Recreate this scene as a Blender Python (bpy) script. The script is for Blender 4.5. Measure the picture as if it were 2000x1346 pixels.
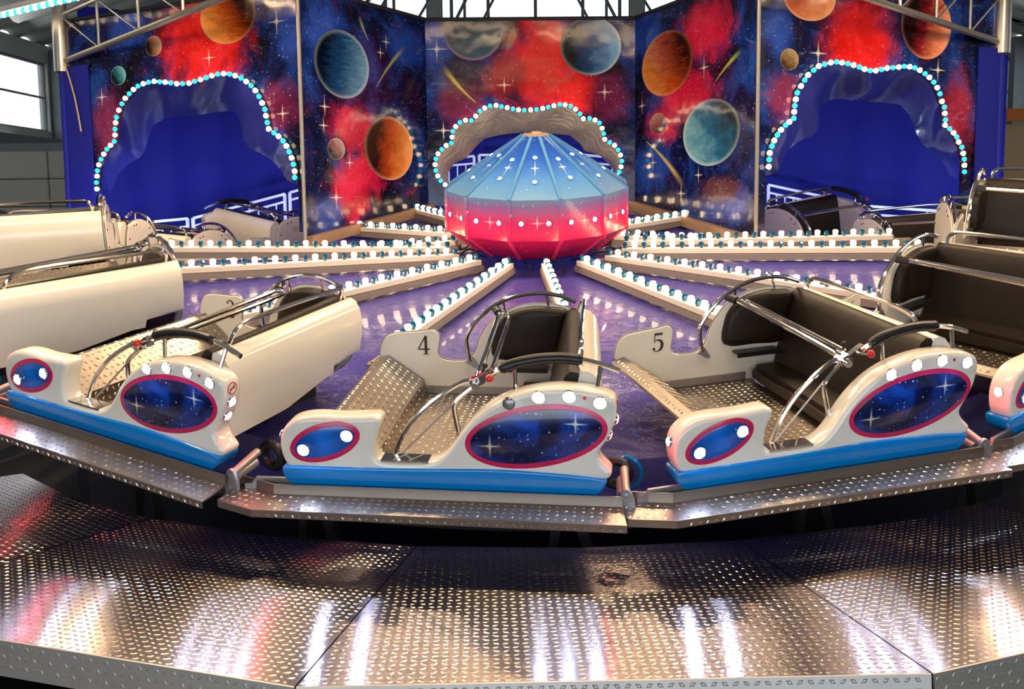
import bpy, bmesh, math, random
import numpy as np
from mathutils import Matrix, Vector
from mathutils.geometry import tessellate_polygon
random.seed(7)
for o in list(bpy.data.objects): bpy.data.objects.remove(o)
SC = bpy.context.scene
COL = SC.collection
PI = math.pi; D = PI / 180

# ------------------------------------------------------------------ camera
F_PX = 2264.936
MW = np.array([[0.9997011, 0.0089012, -0.0227688], [0.0215127, 0.1220973, 0.9922850], [-0.0116125, 0.9924782, -0.1218693]])
CW = np.array([0.0, -11.5361856, 0.6407253])
cam_d = bpy.data.cameras.new('camera'); cam = bpy.data.objects.new('camera', cam_d); COL.objects.link(cam)
cam_d.sensor_width = 36.0; cam_d.lens = 36.0 * F_PX / 2000.0; cam_d.clip_end = 200
cam.matrix_world = Matrix([[MW[0, 0], MW[0, 1], -MW[0, 2], CW[0]], [MW[1, 0], MW[1, 1], -MW[1, 2], CW[1]], [MW[2, 0], MW[2, 1], -MW[2, 2], CW[2]], [0, 0, 0, 1]])
SC.camera = cam

# ------------------------------------------------------------------ world, exposure
W = bpy.data.worlds.new('hall_daylight'); SC.world = W; W.use_nodes = True
W.node_tree.nodes['Background'].inputs[0].default_value = (0.86, 0.93, 1.0, 1)
W.node_tree.nodes['Background'].inputs[1].default_value = 1.5
SC.view_settings.view_transform = 'Standard'; SC.view_settings.look = 'None'
SC.view_settings.gamma = 1.0; SC.view_settings.use_curve_mapping = False
SC.view_settings.exposure = 0.0

# warm overhead lights, added out of view; bulb rails built round them further down
WARM = (1.0, 0.70, 0.40)
def area(name, loc, size, energy, col, target=None, rotz=0):
    l = bpy.data.lights.new(name, 'AREA'); l.shape = 'RECTANGLE'; l.size, l.size_y = size; l.energy = energy; l.color = col
    o = bpy.data.objects.new(name, l); COL.objects.link(o); o.location = loc
    if target is not None:
        o.rotation_euler = (Vector(target) - Vector(loc)).to_track_quat('-Z', 'Y').to_euler()
    else: o.rotation_euler = (0, 0, rotz)
    return o
FILL_RAILS = [(-3.6, -4.6, 3.2, 36), (0.2, -5.6, 3.2, 0), (3.9, -4.4, 3.2, -38), (-5.6, -0.6, 3.3, 84), (5.6, -0.6, 3.3, -84), (-1.2, -1.6, 3.5, 20), (1.6, -1.6, 3.5, -20)]
FILL_POWER = [155, 85, 150, 180, 165, 165, 155]
for (x, y, z, rz), e in zip(FILL_RAILS, FILL_POWER):
    area('overhead_fill_light', (x, y, z - .07), (2.4, .12), e, WARM, None, rz * D)

area('front_fill_light', (0, -16.8, -.15), (18, 3.5), 520, (0.86, 0.93, 1.0), (0, 0, -.15))  # neutral fill light added at the unseen front opening

for sx in (-1, 1): area('hall_window_daylight', (sx * 12.2, 15.2, 3.4), (1.6, 6.5), 110, (0.9, 0.96, 1.0), (0, 15.2, 1.5))

# ------------------------------------------------------------------ frames
Q = np.array([[0.9999759, -0.0015487, -0.0067698], [0.0003851, 0.9856842, -0.1686014], [0.0069339, 0.1685947, 0.9856611]])
AL = 0.0845931
RIDE = Matrix([list(Q[0]) + [0], list(Q[1]) + [0], list(Q[2]) + [0], [0, 0, 0, 1]])   # tilted ride -> world
def ray(x, y): return MW @ np.array([(x - 1000) / F_PX, (673 - y) / F_PX, 1.0])
def at_plane(x, y, n, c):
    r = ray(x, y); n = np.asarray(n, float); return CW + r * ((c - n @ CW) / (n @ r))
def at_cyl(x, y, R):
    r = ray(x, y); a = r[0]**2 + r[1]**2; b = 2 * (CW[0] * r[0] + CW[1] * r[1]); c = CW[0]**2 + CW[1]**2 - R * R
    return CW + r * ((-b + math.sqrt(b * b - 4 * a * c)) / (2 * a))

# ------------------------------------------------------------------ node helper
class NT:
    def __init__(s, name):
        s.m = bpy.data.materials.new(name); s.m.use_nodes = True; s.t = s.m.node_tree; s.b = s.t.nodes['Principled BSDF']
        s.out = s.t.nodes['Material Output']
    def n(s, typ, **kw):
        nd = s.t.nodes.new(typ)
        for k, v in kw.items(): setattr(nd, k, v)
        return nd
    def inp(s, sock, v):
        if hasattr(v, 'is_output') or isinstance(v, bpy.types.NodeSocket): s.t.links.new(v, sock)
        elif isinstance(v, (tuple, list)):
            sock.default_value = tuple(v) + ((1,) if sock.type == 'RGBA' and len(v) == 3 else ())
        else: sock.default_value = v
    def math(s, op, a, b=None, c=None, clamp=False):
        nd = s.n('ShaderNodeMath', operation=op); nd.use_clamp = clamp
        s.inp(nd.inputs[0], a)
        if b is not None: s.inp(nd.inputs[1], b)
        if c is not None: s.inp(nd.inputs[2], c)
        return nd.outputs[0]
    def vmath(s, op, a, b=None, out=0):
        nd = s.n('ShaderNodeVectorMath', operation=op); s.inp(nd.inputs[0], a)
        if b is not None: s.inp(nd.inputs[1], b)
        return nd.outputs[out]
    def mix(s, f, a, b, mode='MIX'):
        nd = s.n('ShaderNodeMix', data_type='RGBA', blend_type=mode); s.inp(nd.inputs[0], f); s.inp(nd.inputs[6], a); s.inp(nd.inputs[7], b)
        return nd.outputs[2]
    def ramp(s, f, stops, interp='LINEAR'):
        nd = s.n('ShaderNodeValToRGB'); s.inp(nd.inputs[0], f); cr = nd.color_ramp; cr.interpolation = interp
        while len(cr.elements) < len(stops): cr.elements.new(0.5)
        for e, (p, c) in zip(cr.elements, stops): e.position = p; e.color = tuple(c) + (1,)
        return nd.outputs[0]
    def rng(s, v, a, b, c=0.0, d=1.0, smooth=True):
        nd = s.n('ShaderNodeMapRange'); nd.interpolation_type = 'SMOOTHSTEP' if smooth else 'LINEAR'
        s.inp(nd.inputs[0], v)
        for i, q in enumerate((a, b, c, d)): s.inp(nd.inputs[i + 1], q)
        return nd.outputs[0]
    def noise(s, vec, scale, detail=4, rough=0.55, dist=0.0):
        nd = s.n('ShaderNodeTexNoise'); s.inp(nd.inputs['Vector'], vec); nd.inputs['Scale'].default_value = scale
        nd.inputs['Detail'].default_value = detail; nd.inputs['Roughness'].default_value = rough; nd.inputs['Distortion'].default_value = dist
        return nd.outputs[0]
    def obj(s): return s.n('ShaderNodeTexCoord').outputs['Object']
    def sep(s, v):
        nd = s.n('ShaderNodeSeparateXYZ'); s.inp(nd.inputs[0], v); return nd.outputs
    def comb(s, x, y, z):
        nd = s.n('ShaderNodeCombineXYZ')
        for i, q in enumerate((x, y, z)): s.inp(nd.inputs[i], q)
        return nd.outputs[0]
    def bump(s, h, strength=0.3, dist=0.01):
        nd = s.n('ShaderNodeBump'); s.inp(nd.inputs['Height'], h); nd.inputs['Strength'].default_value = strength; nd.inputs['Distance'].default_value = dist
        s.t.links.new(nd.outputs[0], s.b.inputs['Normal']); return nd
    def set(s, **kw):
        for k, v in kw.items(): s.inp(s.b.inputs[k.replace('_', ' ')], v)
        return s
MAT = {}
def pmat(name, col, rough=0.5, metal=0.0, coat=0.0, var=0.06, vscale=9.0, bump=0.0, bscale=60.0, spec=0.5):
    k = NT(name); v = k.obj()
    c = k.mix(k.noise(v, vscale), tuple(max(0, x * (1 - var)) for x in col), tuple(min(1, x * (1 + var)) for x in col))
    k.set(Base_Color=c, Roughness=rough, Metallic=metal, Coat_Weight=coat, Coat_Roughness=0.05, Specular_IOR_Level=spec)
    if bump: k.bump(k.noise(v, bscale), bump, 0.004)
    MAT[name] = k.m; return k.m
def emat(name, col, strength, base=(0.8, 0.8, 0.8)):
    k = NT(name); k.set(Base_Color=base, Roughness=0.2, Emission_Color=col, Emission_Strength=strength); MAT[name] = k.m; return k.m
pmat('white_gelcoat', (0.80, 0.77, 0.70), 0.22, coat=0.6, var=0.02)
pmat('blue_gelcoat', (0.0, 0.225, 0.66), 0.16, coat=0.8, var=0.05)
pmat('magenta_print', (0.62, 0.012, 0.10), 0.25, coat=0.4)
pmat('black_leather', (0.010, 0.0065, 0.005), 0.40, var=0.25, bump=0.25, bscale=300, spec=0.3)
pmat('black_rubber', (0.008, 0.008, 0.010), 0.35)
pmat('chrome', (0.82, 0.78, 0.74), 0.09, metal=1.0, var=0.02)
pmat('trim_grey', (0.33, 0.31, 0.30), 0.35, metal=0.6)
pmat('steel_grey', (0.36, 0.36, 0.38), 0.38, metal=0.8, var=0.15)
pmat('tread_metal', (0.33, 0.29, 0.265), 0.31, metal=1.0, var=0.10, vscale=5, bump=0.10, bscale=90)
pmat('deck_metal', (0.33, 0.29, 0.30), 0.25, metal=1.0, var=0.14, vscale=2.5)
_t = MAT['deck_metal'].node_tree; _g = _t.nodes.new('ShaderNodeNewGeometry'); _tn = _t.nodes.new('ShaderNodeVectorMath'); _tn.operation = 'MULTIPLY'; _tn.inputs[1].default_value = (1, 1, 0); _t.links.new(_g.outputs['Position'], _tn.inputs[0])      # rolled sheet: grain runs round the hub, gloss spreads outwards
_b = _t.nodes['Principled BSDF']; _t.links.new(_tn.outputs[0], _b.inputs['Tangent']); _b.inputs['Anisotropic'].default_value = 1.0
pmat('stud_metal', (0.72, 0.62, 0.52), 0.24, metal=1.0, var=0.08)
pmat('dark_chassis', (0.012, 0.012, 0.014), 0.6)
pmat('red_plastic', (0.62, 0.02, 0.015), 0.15, coat=0.5)
pmat('ink_brown', (0.035, 0.016, 0.006), 0.5)
pmat('cream_rail', (0.80, 0.74, 0.66), 0.4, var=0.03)
pmat('rail_under', (0.30, 0.26, 0.24), 0.45, metal=0.3)
pmat('white_paint', (0.78, 0.79, 0.86), 0.4)
pmat('galvanised', (0.48, 0.46, 0.42), 0.32, metal=0.9, var=0.2, vscale=14)
pmat('blue_tarp', (0.001, 0.005, 0.26), 0.75, var=0.25, vscale=2.5, bump=0.5, bscale=3.0)
pmat('blue_lining', (0.05, 0.06, 0.36), 0.18, var=0.3, vscale=3, bump=0.35, bscale=5.0, coat=0.3)
pmat('hall_wall', (0.48, 0.49, 0.44), 0.8, var=0.12, vscale=1.5)
pmat('hall_steel', (0.20, 0.22, 0.23), 0.6, var=0.2)
pmat('hall_roof', (0.55, 0.55, 0.50), 0.6, var=0.15, vscale=0.7)
pmat('dark_ground', (0.012, 0.012, 0.012), 0.7)
pmat('brown_beam', (0.30, 0.19, 0.12), 0.5, var=0.15)
pmat('orange_plate', (0.60, 0.16, 0.02), 0.5)
pmat('timber', (0.50, 0.36, 0.20), 0.6)
pmat('pink_pin', (0.45, 0.40, 0.40), 0.35, metal=0.5)
pmat('edge_metal', (0.50, 0.48, 0.46), 0.48, metal=0.85, var=0.12, vscale=6)
pmat('cable_black', (0.01, 0.008, 0.007), 0.5)
emat('led_white', (0.56, 0.70, 1.0), 420.0)
emat('led_red', (1.0, 0.03, 0.07), 120.0)
pmat('led_off', (0.35, 0.35, 0.37), 0.2, metal=0.7, bump=0.6, bscale=90)
emat('led_nose', (0.70, 0.80, 1.0), 9.0)
emat('led_hub', (0.85, 0.90, 1.0), 30.0)
emat('bulb_white', (1.0, 0.70, 0.40), 11.0)
emat('bulb_blue', (0.0, 0.42, 0.85), 0.03, (0.0, 0.085, 0.20))
emat('bulb_teal', (0.03, 0.62, 0.95), 1.5, (0.0, 0.3, 0.5))
emat('assumed_lamp_blue', (0.05, 0.12, 1.0), 8.0)  # glowing lens of the assumed, unseen blue lamps
for nm in ('bulb_blue',):
    b = MAT[nm].node_tree.nodes['Principled BSDF']; b.inputs['Roughness'].default_value = 0.06; b.inputs['Coat Weight'].default_value = 0.8
# window glass
k = NT('window_glass'); tr = k.n('ShaderNodeBsdfTransparent'); gl = k.n('ShaderNodeBsdfGlossy'); mx = k.n('ShaderNodeMixShader'); gl.inputs[1].default_value = 0.05
mx.inputs[0].default_value = 0.06; k.t.links.new(tr.outputs[0], mx.inputs[1]); k.t.links.new(gl.outputs[0], mx.inputs[2]); k.t.links.new(mx.outputs[0], k.out.inputs[0]); MAT['window_glass'] = k.m
# purple vinyl floor tarp with creases
k = NT('purple_vinyl'); v = k.obj(); n1 = k.noise(v, 3.2, 6, 0.6, 1.2); n2 = k.noise(v, 11.0, 5, 0.6, 0.8)
cell = k.n('ShaderNodeTexVoronoi', feature='DISTANCE_TO_EDGE'); k.inp(cell.inputs['Vector'], k.vmath('ADD', v, k.vmath('SCALE', k.comb(n1, n2, n1), None))); cell.inputs['Scale'].default_value = 3.0
k.set(Base_Color=k.mix(n1, (0.040, 0.042, 0.27), (0.085, 0.072, 0.38)), Roughness=0.15, Coat_Weight=0.3)
h = k.math('ADD', k.math('MULTIPLY', n1, 1.0), k.math('ADD', k.math('MULTIPLY', n2, 0.35), k.math('MULTIPLY', k.rng(cell.outputs['Distance'], 0.0, 0.05), 0.12)))
k.bump(h, 0.35, 0.04); MAT['purple_vinyl'] = k.m
# silver quilted lining
k = NT('silver_quilt'); v = k.obj(); n1 = k.noise(v, 4.0, 6, 0.6, 1.5)
k.set(Base_Color=(0.78, 0.73, 0.68), Metallic=0.45, Roughness=0.36); k.bump(n1, 0.9, 0.09); MAT['silver_quilt'] = k.m

def stars(k, P, layers):
    tot = None
    for sc, mx_, seed in layers:
        vn = k.n('ShaderNodeTexVoronoi', voronoi_dimensions='2D'); k.inp(vn.inputs['Vector'], k.vmath('ADD', P, (seed, seed * 1.7, 0))); vn.inputs['Scale'].default_value = sc
        r = k.sep(vn.outputs['Color'])
        size = k.math('ADD', k.math('MULTIPLY', k.math('POWER', r[0], 3.0), mx_), 0.012)
        s = k.math('DIVIDE', k.math('SUBTRACT', size, vn.outputs['Distance']), size, clamp=True)
        s = k.math('MULTIPLY', k.math('POWER', s, 0.8), k.rng(r[1], 0.35, 0.6))
        tot = s if tot is None else k.math('MAXIMUM', tot, s)
    return tot
def cross(k, P, c, L, w):
    d = k.vmath('ABSOLUTE', k.vmath('SUBTRACT', P, (c[0], c[1], 0))); s = k.sep(d)
    def arm(a, b): return k.math('MULTIPLY', k.rng(a, L, 0.0), k.rng(b, w, 0.0))
    g = k.rng(k.vmath('LENGTH', d, out=1), L * 0.30, 0.0)
    return k.math('MAXIMUM', k.math('MAXIMUM', arm(s[0], s[1]), arm(s[1], s[0])), k.math('POWER', g, 1.5))
def ell(k, P, c, rx, ry): 
    return k.vmath('MULTIPLY', k.vmath('SUBTRACT', P, (c[0], c[1], 0)), (1 / rx, 1 / ry, 0))

# painted ellipse on the cars: deep-space print
k = NT('space_print'); sx = k.sep(k.obj()); P = k.comb(sx[0], sx[2], 0.0); n1 = k.noise(P, 4.5, 5, 0.6, 0.6); n2 = k.noise(k.vmath('ADD', P, (4, 3, 0)), 9, 4)
c = k.ramp(n1, [(0.33, (0.0015, 0.002, 0.012)), (0.47, (0.002, 0.010, 0.09)), (0.60, (0.004, 0.045, 0.32)), (0.80, (0.03, 0.14, 0.6))])
c = k.mix(k.math('MULTIPLY', stars(k, P, [(26, 0.16, 1.3), (13, 0.09, 5.1)]), 0.9), c, (0.55, 0.70, 1.0))
for cc in ((0.34, 0.20), (0.80, 0.34)): c = k.mix(k.math('MULTIPLY', cross(k, P, cc, 0.075, 0.007), 0.9), c, (0.75, 0.80, 0.70))
k.set(Base_Color=c, Roughness=0.15, Coat_Weight=0.6); MAT['space_print'] = k.m
# small nose ellipse: plain blue fading print
k = NT('nose_print'); sx = k.sep(k.obj())
k.set(Base_Color=k.ramp(k.math('ADD', k.math('MULTIPLY', sx[0], 1.0), 1.0), [(0.2, (0.0, 0.03, 0.30)), (0.42, (0.004, 0.14, 0.62)), (0.66, (0.0, 0.02, 0.22))]), Roughness=0.15, Coat_Weight=0.6); MAT['nose_print'] = k.m
# hub print
k = NT('hub_print'); v = k.obj(); s = k.sep(v)
ang = k.math('ARCTAN2', s[0], k.math('MULTIPLY', s[1], -1.0)); P = k.comb(k.math('MULTIPLY', ang, 0.85), s[2], 0.0)
g = k.math('ADD', s[2], k.math('MULTIPLY', k.math('SUBTRACT', k.noise(P, 5, 3), 0.5), 0.10))
c = k.ramp(k.math('MULTIPLY', g, 1 / 1.4), [(0.15, (0.42, 0.004, 0.06)), (0.30, (0.55, 0.006, 0.08)), (0.345, (0.80, 0.02, 0.12)), (0.44, (0.66, 0.03, 0.16)), (0.53, (0.24, 0.13, 0.34)), (0.585, (0.11, 0.26, 0.48)), (0.68, (0.06, 0.20, 0.52)), (0.80, (0.015, 0.085, 0.45)), (0.94, (0.01, 0.04, 0.30))])
c = k.mix(k.math('MULTIPLY', stars(k, P, [(9, 0.10, 2.2), (16, 0.12, 7.7)]), 0.75), c, (0.95, 0.85, 0.75))
for q in range(-6, 7):
    c = k.mix(k.math('MULTIPLY', cross(k, P, (0.85 * q * PI / 6 + .02, 0.60), 0.085, 0.007), 0.8), c, (1.0, 0.85, 0.75))
    c = k.mix(k.math('MULTIPLY', cross(k, P, (0.85 * q * PI / 6, 1.05), 0.085, 0.007), 0.8), c, (0.9, 0.95, 1.0))
k.set(Base_Color=c, Roughness=0.16, Coat_Weight=0.5); MAT['hub_print'] = k.m
pmat('hub_rib_blue', (0.07, 0.22, 0.48), 0.2, coat=0.5); pmat('hub_rib_pink', (0.72, 0.03, 0.14), 0.2, coat=0.5)

# ------------------------------------------------------------------ mesh builder
class MB:
    def __init__(s): s.v = []; s.f = []; s.mi = []
    def add(s, vs, fs, mi=0):
        b = len(s.v); s.v += [tuple(float(q) for q in p) for p in vs]; s.f += [tuple(i + b for i in f) for f in fs]; s.mi += [mi] * len(fs); return s
    def box(s, c, d, R=None, mi=0):
        vs = []
        for x in (-.5, .5):
            for y in (-.5, .5):
                for z in (-.5, .5):
                    p = Vector((x * d[0], y * d[1], z * d[2]))
                    if R is not None: p = R @ p
                    vs.append((p.x + c[0], p.y + c[1], p.z + c[2]))
        return s.add(vs, [(0, 1, 3, 2), (4, 6, 7, 5), (0, 4, 5, 1), (2, 3, 7, 6), (0, 2, 6, 4), (1, 5, 7, 3)], mi)
    def bar(s, a, b, w, h, up=(0, 0, 1), mi=0):
        a = Vector(a); b = Vector(b); t = (b - a); L = t.length; t.normalize(); u = Vector(up); x = t.cross(u); x.normalize(); u = x.cross(t)
        R = Matrix((t, x, u)).transposed(); return s.box((a + b) / 2, (L, w, h), R, mi)
    def tube(s, pts, r, n=8, mi=0, cap=True, closed=False):
        P = [Vector(p) for p in pts]; m = len(P); rs = r if isinstance(r, (list, tuple)) else [r] * m
        T = []
        for i in range(m):
            a = P[(i - 1) % m] if (closed or i > 0) else P[i]; b = P[(i + 1) % m] if (closed or i < m - 1) else P[i]
            t = b - a; t.normalize(); T.append(t)
        u = T[0].orthogonal(); u.normalize(); vs = []; 
        for i in range(m):
            u = u - T[i] * u.dot(T[i]); u.normalize(); w = T[i].cross(u)
            for j in range(n):
                a = 2 * PI * j / n; vs.append(P[i] + (u * math.cos(a) + w * math.sin(a)) * rs[i])
        fs = []
        for i in range(m if closed else m - 1):
            i2 = (i + 1) % m
            for j in range(n): fs.append((i * n + j, i * n + (j + 1) % n, i2 * n + (j + 1) % n, i2 * n + j))
        if cap and not closed: fs += [tuple(range(n - 1, -1, -1)), tuple((m - 1) * n + j for j in range(n))]
        return s.add(vs, fs, mi)
    def lathe(s, prof, n=12, M=None, mi=0):
        vs = []; fs = []
        for (r, z) in prof:
            for j in range(n):
                a = 2 * PI * j / n; p = Vector((r * math.cos(a), r * math.sin(a), z)); vs.append(M @ p if M else p)
        m = len(prof)
        for i in range(m - 1):
            for j in range(n): fs.append((i * n + j, i * n + (j + 1) % n, (i + 1) * n + (j + 1) % n, (i + 1) * n + j))
        fs.append(tuple(range(n - 1, -1, -1))); fs.append(tuple((m - 1) * n + j for j in range(n)))
        return s.add(vs, fs, mi)
    def ball(s, c, r, n=10, m=6, mi=0):
        prof = [(max(r * math.sin(PI * i / m), 1e-4), -r * math.cos(PI * i / m)) for i in range(m + 1)]
        return s.lathe(prof, n, Matrix.Translation(Vector(c)), mi)
    def loops(s, L, mi=0, cap0=True, cap1=True):
        n = len(L[0]); vs = [p for l in L for p in l]; fs = []
        for i in range(len(L) - 1):
            for j in range(n): fs.append((i * n + j, i * n + (j + 1) % n, (i + 1) * n + (j + 1) % n, (i + 1) * n + j))
        for on, b in ((cap0, 0), (cap1, (len(L) - 1) * n)):
            if not on: continue
            if n <= 6: fs.append(tuple(b + j for j in range(n)))
            else: fs += [tuple(b + q for q in t) for t in tessellate_polygon([[Vector(p) for p in L[b // n]]])]
        return s.add(vs, fs, mi)
    def mesh(s, name, mats, smooth=True, ang=35, bevel=0):
        me = bpy.data.meshes.new(name); me.from_pydata(s.v, [], s.f)
        for m in (mats if isinstance(mats, (list, tuple)) else [mats]): me.materials.append(MAT[m])
        if len(me.materials) > 1: me.polygons.foreach_set('material_index', s.mi)
        bm = bmesh.new(); bm.from_mesh(me); bmesh.ops.recalc_face_normals(bm, faces=bm.faces)
        if bevel: bmesh.ops.bevel(bm, geom=[e for e in bm.edges if e.calc_face_angle(0) > 0.6], offset=bevel, segments=2, affect='EDGES', clamp_overlap=True)
        bm.to_mesh(me); bm.free()
        if smooth:
            me.polygons.foreach_set('use_smooth', [True] * len(me.polygons)); me.set_sharp_from_angle(angle=ang * D)
        return me
def link(name, me, parent=None, M=None):
    o = bpy.data.objects.new(name, me); COL.objects.link(o)
    if parent is not None: o.parent = parent
    if M is not None: o.matrix_local = M
    return o
def tag(o, label=None, cat=None, group=None, kind=None):
    if label: o['label'] = label
    if cat: o['category'] = cat
    if group: o['group'] = group
    if kind: o['kind'] = kind
    return o
def thing(name, label, cat, M=None, group=None):
    o = bpy.data.objects.new(name, None); COL.objects.link(o); o.empty_display_size = .1
    if M is not None: o.matrix_world = M
    return tag(o, label, cat, group)
def catmull(pts, n=6, closed=False):
    P = [np.array(p, float) for p in pts]; m = len(P); out = []
    for i in range(m if closed else m - 1):
        p1 = P[i]; p2 = P[(i + 1) % m]
        p0 = P[(i - 1) % m] if closed or i > 0 else 2 * p1 - p2; p3 = P[(i + 2) % m] if closed or i < m - 2 else 2 * p2 - p1
        for j in range(n):
            t = j / n; out.append(tuple(0.5 * ((2 * p1) + (p2 - p0) * t + (2 * p0 - 5 * p1 + 4 * p2 - p3) * t * t + (3 * p1 - p0 - 3 * p2 + p3) * t**3)))
    if not closed: out.append(tuple(P[-1]))
    return out
def inset(poly, d):
    m = len(poly); A = sum(poly[i][0] * poly[(i + 1) % m][1] - poly[(i + 1) % m][0] * poly[i][1] for i in range(m)); sg = 1 if A > 0 else -1; out = []
    for i in range(m):
        a = np.array(poly[i - 1]); b = np.array(poly[i]); c = np.array(poly[(i + 1) % m])
        t1 = b - a; t2 = c - b; t1 = t1 / (np.linalg.norm(t1) + 1e-9); t2 = t2 / (np.linalg.norm(t2) + 1e-9); t = t1 + t2; t = t / (np.linalg.norm(t) + 1e-9)
        nrm = np.array((-t[1], t[0])) * sg; out.append(tuple(b + nrm * d))
    return out
def slab(mb, poly, prof, mi=0):
    """poly in (x,z); prof = list of (inset, y)"""
    return mb.loops([[(p[0], y, p[1]) for p in (inset(poly, d) if d else poly)] for d, y in prof], mi)
def rect_uv(M, u, z): return M @ Vector((u, 0, z))

# tread plate studs: one low lozenge per stud, all studs of a plate joined
def studs(mb, pts, L=0.034, w=0.017, h=0.0035, mi=0):
    """pts: list of (centre, ex, ey, n) -- vectors"""
    for i, (c, ex, ey, n) in enumerate(pts):
        a, b = (ex * .86 + ey * .5, ey * .86 - ex * .5) if i_alt(i, c) else (ex * .86 - ey * .5, ey * .86 + ex * .5)
        base = [c + a * (L / 2), c + b * (w / 2), c - a * (L / 2), c - b * (w / 2)]
        top = [c + a * (L * .26) + n * h, c + b * (w * .24) + n * h, c - a * (L * .26) + n * h, c - b * (w * .24) + n * h]
        mb.add(base + top, [(0, 1, 5, 4), (1, 2, 6, 5), (2, 3, 7, 6), (3, 0, 4, 7), (4, 5, 6, 7)], mi)
_alt = {}
def i_alt(i, c): return _alt.get('f', lambda i: i % 2)(i)
def stud_grid(mb, O, ex, ey, nrm, nu, nv, pitch, inside=None, **kw):
    pts = []; alt = []
    for a in range(nu):
        for b in range(nv):
            u = (a + .5) * pitch; w = (b + .5 + (0.0)) * pitch
            if (inside is None) or inside(u, w):
                pts.append((O + ex * u + ey * w, ex, ey, nrm)); alt.append((a + b) % 2)
    _alt['f'] = lambda i: alt[i]
    studs(mb, pts, **kw)

# ================================================================== SETTING: ground, deck, hall
g = MB().box((0, 4, -2.0), (44, 60, .1)); tag(link('floor', g.mesh('floor', 'dark_ground', False)), kind='structure')
ZD = -1.38; RO = 6.95; RI = 4.92; A0 = -8.6
deck = MB()
deck.loops([[(RI * math.sin(a) , -RI * math.cos(a), ZD - .012) for a in [(-53.6 + 3.75 * i) * D for i in range(31)]] + [(RO * math.sin(a), -RO * math.cos(a), ZD - .012) for a in [(58.9 - 22.5 * i) * D for i in range(6)]],
            [(RI * math.sin(a) , -RI * math.cos(a), ZD - .10) for a in [(-53.6 + 3.75 * i) * D for i in range(31)]] + [(RO * math.sin(a), -RO * math.cos(a), ZD - .10) for a in [(58.9 - 22.5 * i) * D for i in range(6)]]])
platform = tag(link('floor_platform', deck.mesh('floor_platform', 'dark_chassis', False)), kind='structure')
def pol(r, a, z): return (r * math.sin(a), -r * math.cos(a), z)
PITCH = 0.046
for i in range(-2, 3):
    a0 = (A0 + 22.5 * i) * D; a1 = a0 + 22.5 * D; am = (a0 + a1) / 2
    e = .0006
    P = [pol(RI, a0 + e, ZD), pol(RI, am, ZD), pol(RI, a1 - e, ZD), pol(RO, a1 - e, ZD), pol(RO, a0 + e, ZD)]
    mb = MB().loops([[(x, y, z) for x, y, z in P], [(x, y, z - .012) for x, y, z in P]])
    dp = link('deck_panel', mb.mesh('deck_panel', 'deck_metal', False), platform)
    ex = Vector((math.cos(am), math.sin(am), 0)); ey = Vector((-math.sin(am), math.cos(am), 0)); Ro = RO * math.cos(11.25 * D)
    O = Vector(pol(Ro, am, ZD)) - ex * 1.4
    def ins(u, w):
        r = Ro - w; x = u - 1.4; return abs(x) < r * math.tan(11.25 * D) - .015 and math.hypot(x, r) > RI + .015
    if i < 2:
        st = MB(); stud_grid(st, O, ex, ey, Vector((0, 0, 1)), 60, 45, PITCH, ins, L=.036, w=.021, h=.0027)
        tag(link('tread', st.mesh('tread', 'stud_metal', False), dp), kind='stuff')
    # edge plate
    v0 = Vector(pol(RO, a0 + e, 0)); v1 = Vector(pol(RO, a1 - e, 0)); t = (v1 - v0).normalized(); nrm = Vector((t.y, -t.x, 0))
    if nrm.dot(v0) < 0: nrm = -nrm
    L = (v1 - v0).length
    fb = MB(); sec = [(.0, .001), (.006, -.002), (.03, -.165), (.018, -.168), (.0, -.014)]
    fb.loops([[(v + nrm * y) + Vector((0, 0, ZD + z)) for y, z in sec] for v in (v0, v1)])
    ep = link('deck_edge', fb.mesh('deck_edge', 'edge_metal', False), platform)
    st = MB(); up = Vector((0, 0, 1)); sl = (nrm * .024 + up * -.163).normalized(); nn = (nrm * .163 + up * .024).normalized()
    stud_grid(st, v0 + nrm * .006 + Vector((0, 0, ZD - .002)), t, sl, nn, int(L / PITCH), 3, PITCH, None, L=.036, w=.020, h=.0028)
    tag(link('tread', st.mesh('tread', 'edge_metal', False), ep), kind='stuff')
# lower boarding step in front of the deck
for i in (-1, 0, 1):
    a0 = (A0 + 22.5 * i) * D; a1 = a0 + 22.5 * D; am = (a0 + a1) / 2
    P = [pol(6.86, a0 + .001, -1.68), pol(6.86, a1 - .001, -1.68), pol(7.5, a1 - .001, -1.68), pol(7.5, a0 + .001, -1.68)]
    so = link('boarding_step', MB().loops([P, [(x, y, z - .05) for x, y, z in P]]).mesh('boarding_step', 'dark_chassis', False))
    tag(so, ['dark boarding step below the platform edge at the far left', 'dark boarding step below the middle of the platform edge', 'dark boarding step below the right end of the platform edge'][i + 1], 'step', 'boarding steps below the platform')
    if i < 1:
        ex = Vector((math.cos(am), math.sin(am), 0)); ey = Vector((-math.sin(am), math.cos(am), 0))
        st = MB(); stud_grid(st, Vector(pol(7.38, am, -1.68)) - ex * 1.4, ex, ey, Vector((0, 0, 1)), 60, 10, PITCH, None, L=.036, w=.020, h=.0035)
        tag(link('tread', st.mesh('tread', 'stud_metal', False), so), kind='stuff')

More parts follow.
